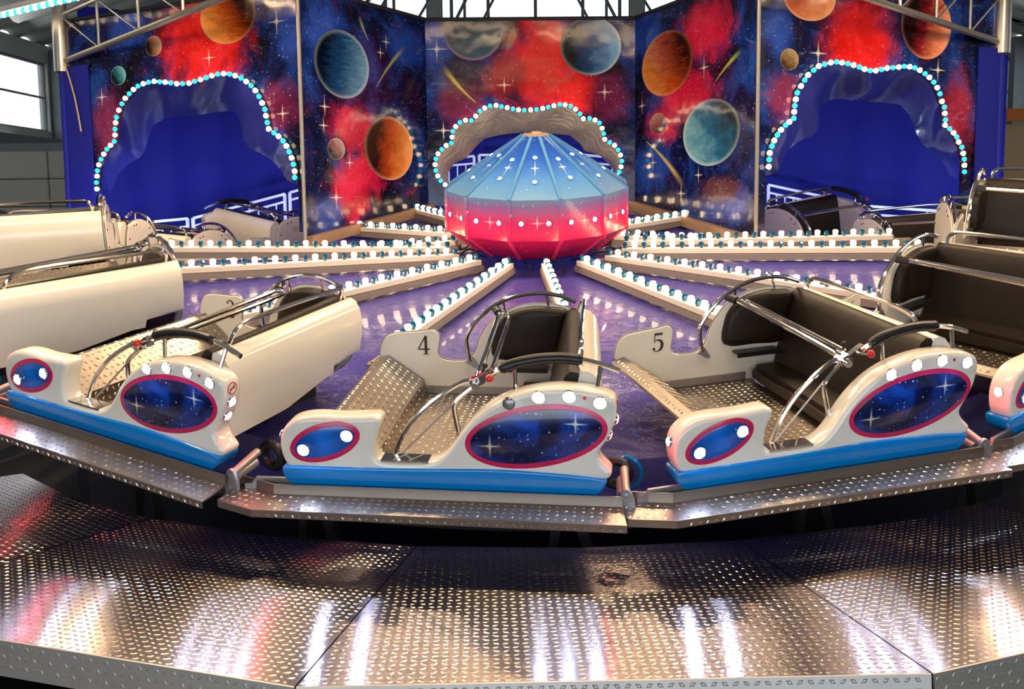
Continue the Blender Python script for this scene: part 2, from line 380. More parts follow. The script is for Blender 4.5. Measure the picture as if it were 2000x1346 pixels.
# hall shell -------------------------------------------------------
HX = 12.5; HY0 = -17.0; HY1 = 25.0; HZ = 4.7; HR = 9.0
def wall_with_windows(name, O, ex, L, z0, z1, wins, mat='hall_wall'):
    """vertical wall, openings = (u0,u1,za,zb); real holes with frames and panes"""
    us = sorted({0, L} | {w[0] for w in wins} | {w[1] for w in wins}); zs = sorted({z0, z1} | {w[2] for w in wins} | {w[3] for w in wins})
    mb = MB(); O = Vector(O); ex = Vector(ex)
    for i in range(len(us) - 1):
        for j in range(len(zs) - 1):
            uc = (us[i] + us[i + 1]) / 2; zc = (zs[j] + zs[j + 1]) / 2
            if any(w[0] < uc < w[1] and w[2] < zc < w[3] for w in wins): continue
            c = O + ex * uc + Vector((0, 0, zc)); R = Matrix((ex, Vector((-ex.y, ex.x, 0)), Vector((0, 0, 1)))).transposed()
            mb.box(c, (us[i + 1] - us[i], .25, zs[j + 1] - zs[j]), R)
    return tag(link(name, mb.mesh(name, mat, False)), kind='structure')
WN = [0]
def window(O, ex, u0, u1, z0, z1, nu, nz):
    WN[0] += 1; mb = MB(); O = Vector(O); ex = Vector(ex); up = Vector((0, 0, 1))
    P = lambda u, z: O + ex * u + up * z
    for q in range(nu + 1): u = u0 + (u1 - u0) * q / nu; mb.bar(P(u, z0), P(u, z1), .07 if q in (0, nu) else .04, .10, ex)
    for q in range(nz + 1): z = z0 + (z1 - z0) * q / nz; mb.bar(P(u0, z), P(u1, z), .08, .09 if q in (0, nz) else .04, up)
    w = tag(link('window_%d' % WN[0], mb.mesh('window', 'hall_steel', False)), kind='structure')
    for a in range(nu):
        for b in range(nz):
            ua = u0 + (u1 - u0) * a / nu + .03; ub = u0 + (u1 - u0) * (a + 1) / nu - .03; za = z0 + (z1 - z0) * b / nz + .03; zb = z0 + (z1 - z0) * (b + 1) / nz - .03
            link('pane', MB().add([P(ua, za), P(ub, za), P(ub, zb), P(ua, zb)], [(0, 1, 2, 3)]).mesh('pane', 'window_glass', False), w)
LW = [(28.6, 35.2, 2.55, 4.25), (35.8, 37.2, 2.55, 4.25), (37.8, 41.0, 2.55, 4.25), (3, 8, 2.55, 4.25), (10, 15, 2.55, 4.25), (20.5, 26.5, 2.55, 4.25)]
wall_with_windows('wall_left', (-HX, HY0, 0), (0, 1, 0), HY1 - HY0, -2, HZ, LW)
wall_with_windows('wall_right', (HX, HY0, 0), (0, 1, 0), HY1 - HY0, -2, HZ, LW)
for sx in (-1, 1):
    for w in LW: window((sx * HX, HY0, 0), (0, 1, 0), w[0], w[1], w[2], w[3], 2, 2)
BW = [(4.0, 9.2, 4.9, 7.9), (9.6, 15.4, 4.9, 8.6), (15.8, 21.0, 4.9, 7.9)]
wall_with_windows('wall_back', (-HX, HY1, 0), (1, 0, 0), 2 * HX, -2, HR, BW)
for w in BW: window((-HX, HY1, 0), (1, 0, 0), w[0], w[1], w[2], w[3], 4, 3)
FW = [(3.5, 21.5, -1.95, 1.6)]        # unseen gate opening, added to let neutral light reach the car fronts
wall_with_windows('wall_front', (-HX, HY0, 0), (1, 0, 0), 2 * HX, -2, HR, FW)
# corrugated roof sheets
for sx in (-1, 1):
    mb = MB(); n = 150; vs = []; fs = []
    for i in range(n + 1):
        y = HY0 + (HY1 - HY0) * i / n; dz = .09 * (1 if (i // 2) % 2 else 0)
        vs += [(sx * HX, y, HZ + dz), (0, y, HR + dz)]
        if i: fs.append((2 * i - 2, 2 * i - 1, 2 * i + 1, 2 * i))
    mb.add(vs, fs); tag(link('ceiling_left' if sx < 0 else 'ceiling_right', mb.mesh('ceiling', 'hall_roof', False)), kind='structure')
for i, y in enumerate((6.5, 12.0, 18.0, 23.5)):
    t = thing('roof_truss', 'grey steel hall roof truss %s' % ('closest to the ride', 'second behind the ride', 'third behind the ride', 'right against the far window wall')[i], 'truss', Matrix.Translation((0, y, 0)), 'steel trusses under the hall roof')
    mb = MB(); zb = HZ + .25; mb.bar((-HX, 0, zb), (HX, 0, zb), .14, .16); link('bottom_chord', mb.mesh('bottom_chord', 'hall_steel', False), t)
    for sx in (-1, 1):
        link('rafter', MB().bar((sx * HX, 0, HZ + .05), (0, 0, HR - .15), .14, .2).mesh('rafter', 'hall_steel', False), t)
        for q in range(1, 6):
            x = sx * HX * (1 - q / 6); zt = HZ + (HR - HZ) * q / 6 - .1
            link('strut', MB().bar((x, 0, zb), (x, 0, zt), .08, .08, (0, 1, 0)).mesh('strut', 'hall_steel', False), t)
            x2 = sx * HX * (1 - (q + 1) / 6); zt2 = HZ + (HR - HZ) * (q + 1) / 6 - .1
            link('brace', MB().bar((x, 0, zb), (x2 * (q < 5), 0, zt2), .07, .07, (0, 1, 0)).mesh('brace', 'hall_steel', False), t)
for sx in (-1, 1):
    tag(link('wall_girder', MB().box((sx * (HX - .3), 6, 2.2), (.3, 38, .28)).mesh('wall_girder', 'hall_steel', False)), 'long grey crane girder along the %s hall wall below the windows' % ('left' if sx < 0 else 'right'), 'girder')
    for j, y in enumerate((10.6, 18.5, 20.5, 22.5)):
        tag(link('hall_column', MB().box((sx * (HX - .35), y, 1.3), (.4, .35, 6.6)).mesh('hall_column', 'hall_steel', False)), 'dark steel hall column against the %s wall, %s from the ride' % ('left' if sx < 0 else 'right', ('first', 'second', 'third', 'fourth')[j]), 'column', 'steel columns along the hall walls')
pt_ = thing('block_partition', 'grey block partition behind the cars at the left edge', 'partition', Matrix.Translation((-9.2, 10.5, -1.95)))
link('core', MB().box((0, .05, 1.9), (4.6, .2, 3.8)).mesh('core', 'hall_steel', False), pt_)
blk = MB().box((0, 0, 0), (1.13, .2, .50)).mesh('block', 'hall_wall', False, bevel=.012)
for i in range(4):
    for j in range(7): link('block', blk, pt_, Matrix.Translation((-1.725 + 1.15 * i, -.06, .27 + .52 * j)))
tag(link('storage_shed', MB().box((9.9, 9.5, .3), (3.4, .3, 3.2)).mesh('storage_shed', 'timber', False)), 'brown timber shed wall behind the cars at the right edge', 'shed')
tag(link('sign_board', MB().box((9.9, 9.25, 2.05), (3.4, .1, .22)).mesh('sign_board', 'orange_plate', False)), 'orange board above the timber shed at the right edge', 'board')

# ================================================================== BACKDROP WALLS
PL = (-2.46, .79); CL = (-1.37, 3.19); CR = (1.24, 3.32); PR = (2.23, .445); KL = (-5.83, 2.95); KR = (5.43, 2.45)
ZT = 2.9
class Panel:
    def __init__(s, A, B):
        s.A = np.array(A); s.B = np.array(B); s.L = float(np.linalg.norm(s.B - s.A)); s.e = (s.B - s.A) / s.L; s.n = np.array((-s.e[1], s.e[0]))
        s.M = Matrix(((s.e[0], s.n[0], 0, A[0]), (s.e[1], s.n[1], 0, A[1]), (0, 0, 1, 0), (0, 0, 0, 1)))
    def uz(s, x, y, off=0.0):
        X = at_plane(x, y, (s.n[0], s.n[1], 0), s.n @ s.A + off); return (float((X[:2] - s.A) @ s.e), float(X[2]))
PANEL = dict(left=Panel(KL, PL), bayl=Panel(PL, CL), mid=Panel(CL, CR), bayr=Panel(CR, PR), right=Panel(PR, KR))

def galaxy(name, pn, base_seed, nebulae, planets, crosses, comets, tone=(0.0, 0.0)):
    """printed vinyl: every item given by its centre on the panel (metres)"""
    k = NT(name); s = k.sep(k.obj()); P = k.comb(s[0], s[2], 0.0)
    Ps = k.vmath('ADD', P, (base_seed, base_seed * 2.3, 0)); n1 = k.noise(Ps, 1.6, 6, 0.6, 0.7); n2 = k.noise(Ps, 3.7, 5, 0.65, 1.2); n3 = k.noise(Ps, 0.9, 3)
    c = k.ramp(n1, [(0.36, (0.002, 0.002, 0.006)), (0.49, (0.004, 0.008, 0.06)), (0.60, (0.008, 0.035, 0.22)), (0.76, (0.02, 0.10, 0.42))])
    c = k.mix(k.math('MULTIPLY', k.rng(n2, 0.52, 0.75), 0.5), c, (0.10, 0.015, 0.07))
    for (u, z, ru, rz, col, dist) in nebulae:
        r = k.vmath('LENGTH', ell(k, P, (u, z), ru, rz), out=1)
        r = k.math('ADD', r, k.math('MULTIPLY', k.math('SUBTRACT', n2, 0.5), dist))
        m = k.rng(r, 1.05, 0.35); cc = k.mix(k.rng(n1, 0.35, 0.7), col, tuple(min(1, q * 1.5 + .02) for q in col)); c = k.mix(k.math('MULTIPLY', m, 0.97), c, cc)
    wisp = k.math('MULTIPLY', k.rng(k.noise(k.vmath('MULTIPLY', Ps, (1.0, 3.0, 1.0)), 2.2, 6, 0.6, 2.5), 0.60, 0.80), 0.30); c = k.mix(wisp, c, (0.35, 0.45, 0.65))
    for (a, b, w, col) in comets:
        a = np.array(a); b = np.array(b); d = b - a; L = float(np.linalg.norm(d)); d = d / L
        q = k.vmath('SUBTRACT', P, (a[0], a[1], 0)); tt = k.vmath('DOT_PRODUCT', q, (d[0] / L, d[1] / L, 0), out=1); ss = k.math('ABSOLUTE', k.math('ADD', k.vmath('DOT_PRODUCT', q, (-d[1], d[0], 0), out=1), k.math('MULTIPLY', k.math('MULTIPLY', tt, k.math('SUBTRACT', 1.0, tt)), .35 * L * .4)))
        wd = k.math('ADD', k.math('MULTIPLY', k.math('SUBTRACT', 1.0, tt), w), .006)
        m = k.math('MULTIPLY', k.rng(k.math('DIVIDE', ss, wd), 1.0, 0.0), k.math('MULTIPLY', k.rng(tt, 0.0, 0.45), k.rng(tt, 1.0, 0.97)))
        c = k.mix(k.math('MULTIPLY', m, .9), c, col)
    c = k.mix(stars(k, P, [(7, .055, base_seed), (13, .085, base_seed + 3.1), (19, .10, base_seed + 9.2)]), c, (0.80, 0.85, 0.95))
    for (u, z, ru, rz, c0, c1, rim, ld, band) in planets:
        v = ell(k, P, (u, z), ru, rz); r = k.vmath('LENGTH', v, out=1)
        tex = k.noise(k.vmath('MULTIPLY', v, (1.0, band, 1.0)), 2.2, 5, 0.6, 0.8)
        sh = k.math('ADD', k.math('MULTIPLY', k.vmath('DOT_PRODUCT', v, (ld[0], ld[1], 0), out=1), 0.85), k.math('ADD', k.math('MULTIPLY', k.math('SUBTRACT', tex, 0.5), 0.60), 0.38))
        pc = k.ramp(sh, [(0.05, tuple(q * .06 for q in c0)), (0.38, c0), (0.78, c1), (1.0, tuple(min(1, q * 1.25 + .08) for q in c1))])
        pc = k.mix(k.math('MULTIPLY', k.rng(r, 0.86, 1.02), k.rng(k.vmath('DOT_PRODUCT', v, (ld[0], ld[1], 0), out=1), -.5, .6, .25, .8)), pc, rim); c = k.mix(k.rng(r, 1.015, 0.985), c, pc)
    for (u, z, L) in crosses: c = k.mix(k.math('MULTIPLY', cross(k, P, (u, z), L, .011), .9), c, (0.95, 0.88, 0.75))
    k.set(Base_Color=c, Roughness=0.12, Specular_IOR_Level=0.28)
    k.bump(k.math('ADD', k.noise(P, 0.9, 3), k.math('MULTIPLY', k.noise(P, 5.0, 2), .08)), 0.22, 0.10); MAT[name] = k.m
def pp(pn, items):   # measured centre + half sizes -> panel metres
    out = []
    for it in items:
        x, y, hw, hh = it[:4]; p = PANEL[pn]; u, z = p.uz(x, y); ua, _ = p.uz(x - hw, y); ub, _ = p.uz(x + hw, y); _, za = p.uz(x, y + hh); _, zb = p.uz(x, y - hh)
        out.append((u, z, (ub - ua) / 2, (zb - za) / 2) + tuple(it[4:]))
    return out
def pc_(pn, L): return [PANEL[pn].uz(x, y) + (s,) for x, y, s in L]
def pm(pn, L): return [(PANEL[pn].uz(*a), PANEL[pn].uz(*b), w, c) for a, b, w, c in L]
RED = (0.62, 0.008, 0.006); CRIM = (0.50, 0.006, 0.045); PUR = (0.13, 0.008, 0.055); BLU = (0.01, 0.05, 0.34); YEL = (0.75, 0.62, 0.10); GRN = (0.42, 0.50, 0.10)
ORA = ((0.42, 0.06, 0.004), (0.85, 0.30, 0.05)); BLP = ((0.01, 0.06, 0.20), (0.12, 0.36, 0.62)); CYA = ((0.012, 0.13, 0.28), (0.25, 0.58, 0.72))
galaxy('galaxy_left', 'left', 1.3, pp('left', [(395, 75, 105, 120, RED, 1.1), (215, 250, 45, 90, PUR, 1.4), (545, 205, 55, 60, PUR, 1.4), (250, 60, 55, 50, BLU, 1.2), (570, 60, 45, 70, BLU, 1.2)]),
       pp('left', [(444, 30, 54, 56, *ORA, (0.7, .35, .12), (-.6, -.3), 4.0), (300, 90, 16, 20, (.30, .12, .07), (.55, .33, .22), (.7, .5, .4), (.7, .2), 3.0), (231, 148, 15, 19, (.02, .12, .18), (.12, .40, .45), (.3, .6, .65), (.6, .3), 1.0)]),
       pc_('left', [(540, 42, .16), (408, 113, .12), (199, 190, .14), (552, 222, .12)]), [])
galaxy('galaxy_bay_left', 'bayl', 4.7, pp('bayl', [(690, 250, 60, 60, CRIM, 1.3), (690, 370, 55, 75, CRIM, 1.5), (720, 330, 45, 50, CRIM, 1.3), (640, 60, 60, 70, BLU, 1.2), (640, 420, 40, 50, BLU, 1.1), (790, 90, 50, 50, BLU, 1.3)]),
       pp('bayl', [(669, 126, 53, 66, *BLP, (.55, .68, .66), (.55, -.1), 5.0), (761, 290, 47, 62, *ORA, (.85, .55, .30), (.75, -.1), 1.0), (657, 291, 17, 21, (.22, .10, .12), (.50, .32, .36), (.7, .55, .55), (.4, .3), 1.0)]),
       pc_('bayl', [(657, 386, .17), (634, 208, .13), (754, 82, .12), (743, 103, .10), (683, 318, .10), (632, 245, .11)]),
       pm('bayl', [((700, 28), (720, 80), .05, GRN), ((795, 88), (734, 172), .05, GRN)]))
galaxy('galaxy_centre', 'mid', 8.2, pp('mid', [(1060, 120, 85, 130, RED, 1.2), (1120, 180, 70, 60, RED, 1.3), (985, 150, 50, 60, (.30, .01, .02), 1.4), (900, 200, 60, 60, PUR, 1.4), (1190, 190, 50, 60, PUR, 1.4), (850, 90, 40, 60, BLU, 1.2)]),
       pp('mid', [(924, 60, 58, 58, (.012, .05, .09), (.05, .14, .22), (.45, .22, .34), (.1, -.3), 1.0), (1154, 90, 59, 57, *BLP, (.60, .68, .60), (.6, .0), 1.0)]),
       pc_('mid', [(853, 96, .17), (985, 166, .12), (866, 255, .14), (1181, 180, .13)]), pm('mid', [((862, 125), (931, 202), .055, YEL)]))
galaxy('galaxy_bay_right', 'bayr', 12.6, pp('bayr', [(1375, 60, 65, 75, CRIM, 1.3), (1340, 190, 65, 60, CRIM, 1.4), (1295, 240, 40, 45, CRIM, 1.5), (1420, 400, 60, 50, BLU, 1.1), (1405, 370, 50, 30, (.10, .03, .035), 1.6), (1270, 330, 50, 60, BLU, 1.3), (1260, 60, 40, 60, BLU, 1.2)]),
       pp('bayr', [(1301, 124, 49, 63, *ORA, (.75, .35, .12), (-.5, -.2), 4.0), (1387, 259, 55, 65, *CYA, (.60, .78, .76), (-.4, -.2), 1.0), (1285, 241, 16, 20, (.30, .10, .10), (.55, .32, .30), (.6, .4, .4), (-.2, .4), 3.0)]),
       pc_('bayr', [(1375, 132, .15), (1254, 207, .13), (1275, 318, .15), (1330, 378, .16), (1364, 342, .12)]), pm('bayr', [((1340, 372), (1262, 276), .07, YEL), ((1452, 95), (1397, 160), .05, GRN)]))
galaxy('galaxy_right', 'right', 17.9, pp('right', [(1680, 80, 85, 105, RED, 0.9), (1530, 190, 45, 60, PUR, 1.4), (1870, 230, 40, 110, (.20, .006, .03), 1.5), (1520, 60, 40, 60, BLU, 1.2)]),
       pp('right', [(1582, -6, 51, 47, (.50, .07, .01), (.85, .34, .14), (.9, .5, .3), (.3, -.5), 1.0), (1542, 116, 18, 21, (.20, .13, .05), (.50, .38, .22), (.6, .5, .3), (.2, .3), 1.0), (1810, 50, 49, 66, (.20, .008, .012), (.62, .20, .10), (.65, .30, .20), (.8, -.2), 4.0)]),
       pc_('right', [(1598, 104, .15), (1832, 137, .15)]), [])

S1 = lambda L: [(100 + x / 2.803, y / 2.803) for x, y in L]
S3 = lambda L: [(1200 + x / 2.5, y / 2.5) for x, y in L]
S4 = lambda L: [(700 + x / 2.857, 180 + y / 2.857) for x, y in L]
ARCH = dict(
 left=(S1([(268,1035),(265,1000),(268,965),(270,935),(278,903),(290,873),(305,845),(322,818),(342,797),(363,775),(367,740),(367,708),(370,673),(375,643),(388,605),(405,570),(423,540),(445,515),(468,492),(493,473),(522,460),(552,452),(582,447),(612,450),(642,452),(672,456),(705,460),(738,460),(772,457),(803,447),(835,437),(867,427),(897,416),(930,408),(962,405),(995,408),(1025,416),(1057,430),(1085,448),(1112,470),(1135,497),(1155,530),(1172,565),(1187,600),(1193,635),(1200,672),(1208,707),(1237,728),(1262,747),(1287,772),(1305,800),(1320,832),(1333,865),(1343,900),(1350,938),(1350,972)]),
       S1([(325,1060),(345,1010),(365,960),(420,900),(490,860),(515,820),(545,720),(565,680),(620,650),(700,640),(780,635),(900,615),(985,605),(1030,650),(1045,720),(1055,770),(1090,815),(1150,840),(1200,870),(1240,910),(1265,950),(1290,985),(1330,1005),(1362,1003)])),
 right=(S3([(738,815),(740,780),(743,748),(753,715),(765,687),(780,660),(798,635),(820,612),(838,597),(860,580),(862,548),(865,518),(870,487),(877,455),(895,422),(913,393),(930,368),(957,345),(982,325),(1010,317),(1040,308),(1068,305),(1095,308),(1123,313),(1152,320),(1180,330),(1205,340),(1232,347),(1260,347),(1288,342),(1315,335),(1343,333),(1372,330),(1398,326),(1425,328),(1450,333),(1475,345),(1500,362),(1522,380),(1543,403),(1560,430),(1573,460),(1583,497),(1595,525),(1597,555),(1600,587),(1598,613),(1620,630),(1640,650),(1655,670),(1665,695),(1680,720),(1687,750),(1692,778),(1693,808),(1693,840)]),
        S3([(738,857),(790,850),(815,800),(840,740),(900,690),(960,665),(990,640),(1000,600),(1000,560),(1005,525),(1040,490),(1100,482),(1200,495),(1300,500),(1390,510),(1440,560),(1470,640),(1500,700),(1560,750),(1610,800),(1640,860),(1672,878)])),
 mid=(S4([(485,517),(460,495),(443,468),(432,438),(428,405),(432,373),(445,345),(465,320),(490,298),(518,285),(523,252),(527,220),(543,193),(567,170),(598,158),(630,160),(655,135),(678,107),(705,90),(735,78),(768,75),(798,82),(830,88),(862,95),(893,100),(925,102),(960,100),(993,98),(1027,92),(1058,85),(1090,77),(1122,70),(1152,72),(1183,80),(1210,97),(1235,123),(1253,150),(1288,147),(1318,157),(1343,173),(1358,203),(1367,233),(1373,265),(1400,282),(1427,298),(1447,323),(1460,352),(1468,385),(1463,417),(1453,447),(1438,468)]),
      S4([(505,505),(500,450),(530,400),(600,370),(650,310),(700,262),(790,238),(900,226),(985,224),(1070,230),(1180,242),(1240,290),(1262,330),(1340,345),(1395,400),(1440,458)])))
BOT = {}
BOT['bayl'] = (PANEL['bayl'].uz(604, 466)[1], PANEL['bayl'].uz(830, 402)[1])
BOT['bayr'] = (PANEL['bayr'].uz(1230, 396)[1], PANEL['bayr'].uz(1476, 466)[1])
BOT['mid'] = (BOT['bayl'][1], BOT['bayr'][0]); BOT['left'] = BOT['right'] = (.35, .35)
WNAME = dict(left='wall_left_arch', bayl='wall_bay_left', mid='wall_centre_arch', bayr='wall_bay_right', right='wall_right_arch')
GM = dict(left='galaxy_left', bayl='galaxy_bay_left', mid='galaxy_centre', bayr='galaxy_bay_right', right='galaxy_right')
def resample(P, n):
    P = [np.array(p) for p in P]; d = [0]
    for a, b in zip(P, P[1:]): d.append(d[-1] + np.linalg.norm(b - a))
    out = []
    for q in np.linspace(0, d[-1], n):
        i = min(max(np.searchsorted(d, q) - 1, 0), len(P) - 2); t = (q - d[i]) / (d[i + 1] - d[i]); out.append(tuple(P[i] * (1 - t) + P[i + 1] * t))
    return out
bulb_round = {}
for nm in ('bulb_white', 'bulb_teal'):
    mb = MB(); mb.lathe([(.016, .0), (.018, -.0 + .012), (.027, .022), (.030, .036), (.026, .052), (.014, .062), (.001, .065)], 10); bulb_round[nm] = mb.mesh('bulb', nm)
for pn, p in PANEL.items():
    b0, b1 = BOT[pn]
    if pn in ARCH:
        edge = [p.uz(x, y) for x, y in ARCH[pn][0]]; edge = [(u, z - .0) for u, z in edge]
        if pn == 'mid': lo = [(edge[0][0], b0), (edge[-1][0], b1)]
        else: lo = [(edge[0][0], b0), (edge[-1][0], b1)]
        poly = [(0, b0), (0, ZT), (p.L, ZT), (p.L, b1), lo[1]] + edge[::-1] + [lo[0]]
    else: poly = [(0, b0), (0, ZT), (p.L, ZT), (p.L, b1)]
    mb = MB().loops([[(u, 0, z) for u, z in poly], [(u, .02, z) for u, z in poly]])
    wo = tag(link(WNAME[pn], mb.mesh(WNAME[pn], GM[pn], False), None, p.M), kind='structure')
    hem = MB(); hem.tube([(0, -.01, ZT), (p.L, -.01, ZT)], .022, 8); link('top_hem', hem.mesh('top_hem', 'dark_chassis'), wo)
    if pn.startswith('bay'):
        link('bottom_beam', MB().bar((0, -.05, b0 - .03), (p.L, -.05, b1 - .03), .08, .11).mesh('bottom_beam', 'brown_beam', False), wo)
    if pn in ARCH:
        lab = dict(left='string of white and teal bulbs edging the left tunnel arch', mid='string of white and teal bulbs edging the middle arch behind the hub', right='string of white and teal bulbs edging the right tunnel arch')[pn]
        t = thing('arch_lights', lab, 'light string', p.M, 'bulb strings around the three arches')
        link('arch_trim', MB().tube([(u, -.012, z - .0) for u, z in catmull(edge, 3)], .013, 6).mesh('arch_trim', 'cable_black'), t)
        for i, (u, z) in enumerate(edge):
            link('bulb', bulb_round['bulb_white' if (i % 2 == 0) ^ (pn == 'right' and False) else 'bulb_teal'], t, Matrix.Translation((u, -.02, z)) @ Matrix.Rotation(PI / 2, 4, 'X') @ Matrix.Diagonal((.95, .95, .8, 1)))
        # tunnel lining behind the arch: ruled cloth to a smaller opening further back
        dep = .75; inner = resample([p.uz(x, y, dep) for x, y in ARCH[pn][1]], 60); outer = resample(edge, 60)
        mb = MB(); vs = []; fs = []; m = 9
        for i in range(60):
            for j in range(m):
                t_ = j / (m - 1); wob = .05 * math.sin(PI * t_) * math.sin(i * .55 + j * .3)
                vs.append((outer[i][0] * (1 - t_) + inner[i][0] * t_, .022 + (dep - .022) * t_, outer[i][1] * (1 - t_) + inner[i][1] * t_ + wob - .12 * math.sin(PI * t_) * (0 if pn != 'mid' else 1) * .3))
                if i and j: a = i * m + j; fs.append((a - m - 1, a - m, a, a - 1))
        mb.add(vs, fs)
        lob = link('tunnel_lining', mb.mesh('tunnel_lining', 'silver_quilt' if pn == 'mid' else 'blue_lining', True, 60), None, p.M)
        tag(lob, dict(left='glossy blue cloth lining hanging inside the left tunnel arch', mid='silver quilted cloth lining inside the middle arch', right='glossy blue cloth lining hanging inside the right tunnel arch')[pn], 'lining', 'cloth linings of the arches')
# blue side strips closing the outer ends, blue enclosure behind
for sx, K, pn in ((-1, KL, 'left'), (1, KR, 'right')):
    p = PANEL[pn]; u0, u1 = ((-.02, .52) if sx < 0 else (p.L - .42, p.L + .02)); mb = MB().box(((u0 + u1) / 2, -.025, 1.25), (u1 - u0, .02, 2.2)); 
    tag(link('side_curtain', mb.mesh('side_curtain', 'blue_tarp', False), None, p.M), 'plain blue tarpaulin strip beside the %s steel column' % ('left' if sx < 0 else 'right'), 'tarpaulin')
mb = MB(); vs = []; fs = []; n = 72
for i in range(n + 1):
    a = (123 + (236 - 123) * i / n) * D; r = 7.3 + .05 * math.sin(i * 1.7)
    for j, z in enumerate((-1.6, .2, 1.6, 3.3)): vs.append((r * math.sin(a), -r * math.cos(a), z))
    if i:
        for j in range(3): b = i * 4 + j; fs.append((b - 4, b - 3, b + 1, b))
mb.add(vs, fs); tag(link('wall_tunnel_back', mb.mesh('wall_tunnel_back', 'blue_tarp', True, 60)), kind='structure')

# steel columns and canopy trusses at both ends
for sx, K in ((-1, KL), (1, KR)):
    s = 'left' if sx < 0 else 'right'
    t = thing('steel_column', 'galvanised steel column holding the backdrop at the far %s' % s, 'column', Matrix.Translation((K[0], K[1], 0)))
    mb = MB(); mb.lathe([(.055, -1.95), (.055, 2.30)], 14); link('shaft', mb.mesh('shaft', 'blue_tarp'), t)
    mb = MB(); mb.lathe([(.06, 2.28), (.105, 2.30), (.105, 2.95), (.095, 3.0), (.095, 3.9)], 18); link('sleeve', mb.mesh('sleeve', 'galvanised'), t)
    mb = MB(); mb.tube([(.06 * -sx, -.06, -1.0), (.055 * -sx, -.06, 2.3)], .010, 6); link('edge_pipe', mb.mesh('edge_pipe', 'galvanised'), t)
    tr = thing('canopy_truss', 'galvanised canopy truss beam rising from the %s steel column' % s, 'truss', Matrix.Translation((K[0], K[1], 0)), 'canopy truss beams')
    a = Vector((0, 0, 2.42)); e = at_plane(430 if sx < 0 else 1700, -2, (0, 1, 0), .6); b = Vector((e[0] - K[0], e[1] - K[1], e[2])); b2 = a + (b - a) * 1.6
    link('lower_chord', MB().tube([a, b2], .038, 10).mesh('lower_chord', 'galvanised'), tr)
    a1 = Vector((0, 0, 2.98)); b1 = b2 + Vector((0, 0, .5)); link('upper_chord', MB().tube([a1, b1], .03, 8).mesh('upper_chord', 'galvanised'), tr)
    for q in range(1, 6):
        f = q / 6; lo = a + (b2 - a) * f; hi = a1 + (b1 - a1) * f; link('post', MB().tube([lo, hi], .018, 8).mesh('post', 'galvanised'), tr)
        f0 = (q - 1) / 6; hi0 = a1 + (b1 - a1) * f0; link('brace', MB().tube([hi0, lo], .012, 6).mesh('brace', 'galvanised'), tr)
for s, K in (('left', PL), ('right', PR)):
    tag(link('corner_pole', MB().tube([(K[0], K[1] - .04, BOT['bayl'][0] - .03 if s == 'left' else BOT['bayr'][1] - .03), (K[0], K[1] - .04, 3.2)], .021, 10).mesh('corner_pole', 'trim_grey')), 'slim steel pole at the %s front corner of the backdrop bay' % s, 'pole')
tag(link('yellow_cable', MB().tube(catmull([(-5.72, 2.72, 2.38), (-5.66, 2.70, 2.2), (-5.58, 2.66, 1.9), (-5.52, 2.62, 1.55)], 5), .010, 6).mesh('yellow_cable', 'timber')), 'thin tan cable hanging down beside the left steel column', 'cable')

# overhead bulb rails: the upper left one, then the added unseen ones
def lamp_rail(a, b, label, group, spacing=.094):
    a = Vector(a); b = Vector(b); d = b - a; L = d.length; d.normalize(); y = Vector((0, 0, 1)).cross(d); y.normalize(); z = d.cross(y)
    M = Matrix(((d.x, y.x, z.x, a.x), (d.y, y.y, z.y, a.y), (d.z, y.z, z.z, a.z), (0, 0, 0, 1)))
    t = thing('lamp_rail', label, 'light rail', M, group); link('rail', MB().box((L / 2, 0, .03), (L, .08, .06)).mesh('rail', 'cream_rail', False), t)
    n = int(L / spacing)
    for i in range(n): link('bulb', bulb_round['bulb_white' if i % 2 else 'bulb_teal'], t, Matrix.Translation(((i + .5) * L / n, 0, 0)) @ Matrix.Rotation(PI, 4, 'X'))
e0 = at_plane(-60, 40, (0, 0, 1), 3.0); e1 = at_plane(200, -22, (0, 0, 1), 3.0)
lamp_rail(e0, e1, 'rail of white and teal bulbs across the upper left corner', 'overhead bulb rails')
for i, (x, y, z, rz) in enumerate(FILL_RAILS):  # unseen bulb rails added to carry the warm fill lights
    d = Vector((math.cos(rz * D), math.sin(rz * D), 0)) * 1.2
    lamp_rail(Vector((x, y, z)) - d, Vector((x, y, z)) + d, 'added unseen bulb rail ' + ('above the cars at the front left', 'above the front of car 4', 'above the cars at the front right', 'above the cars on the left side', 'above the cars on the right side', 'left above the hub', 'right above the hub')[i], 'overhead bulb rails', .16)

# ================================================================== THE RIDE (tilted frame)
ZK = {-7: -.62, -6: -.62, -5: -.55, -4: -.22, -3: .25, -2: .23, -1: .10, 0: 0, 1: 0, 2: .06, 3: .36, 4: -.02, 5: -.49, 6: -.64, 7: -.62, 8: -.60}
PK = {-5: .048, -4: .20, -3: .077, -2: -.088, -1: -.06, 0: -.004, 1: .015, 2: .065, 3: -.02, 4: -.204, 5: -.11, 6: .03, -6: .02, -7: .02, 7: .06, 8: .02}
AO = {-7: 1.2, -6: 2.3, -5: .7, 7: -1.2, 6: -2.5, 5: -1.0, 3: 1.0}          # slack in the couplings, degrees
SPZ = {-7: .08, -6: .05, -5: -.15, -4: .33, -3: .42, -2: .29, -1: .21, 0: .20, 1: .21, 2: .25, 3: .37, 4: .20, 5: -.20, 6: .05, 7: .06, 8: .06}
RI_S = .86; ZI = .23
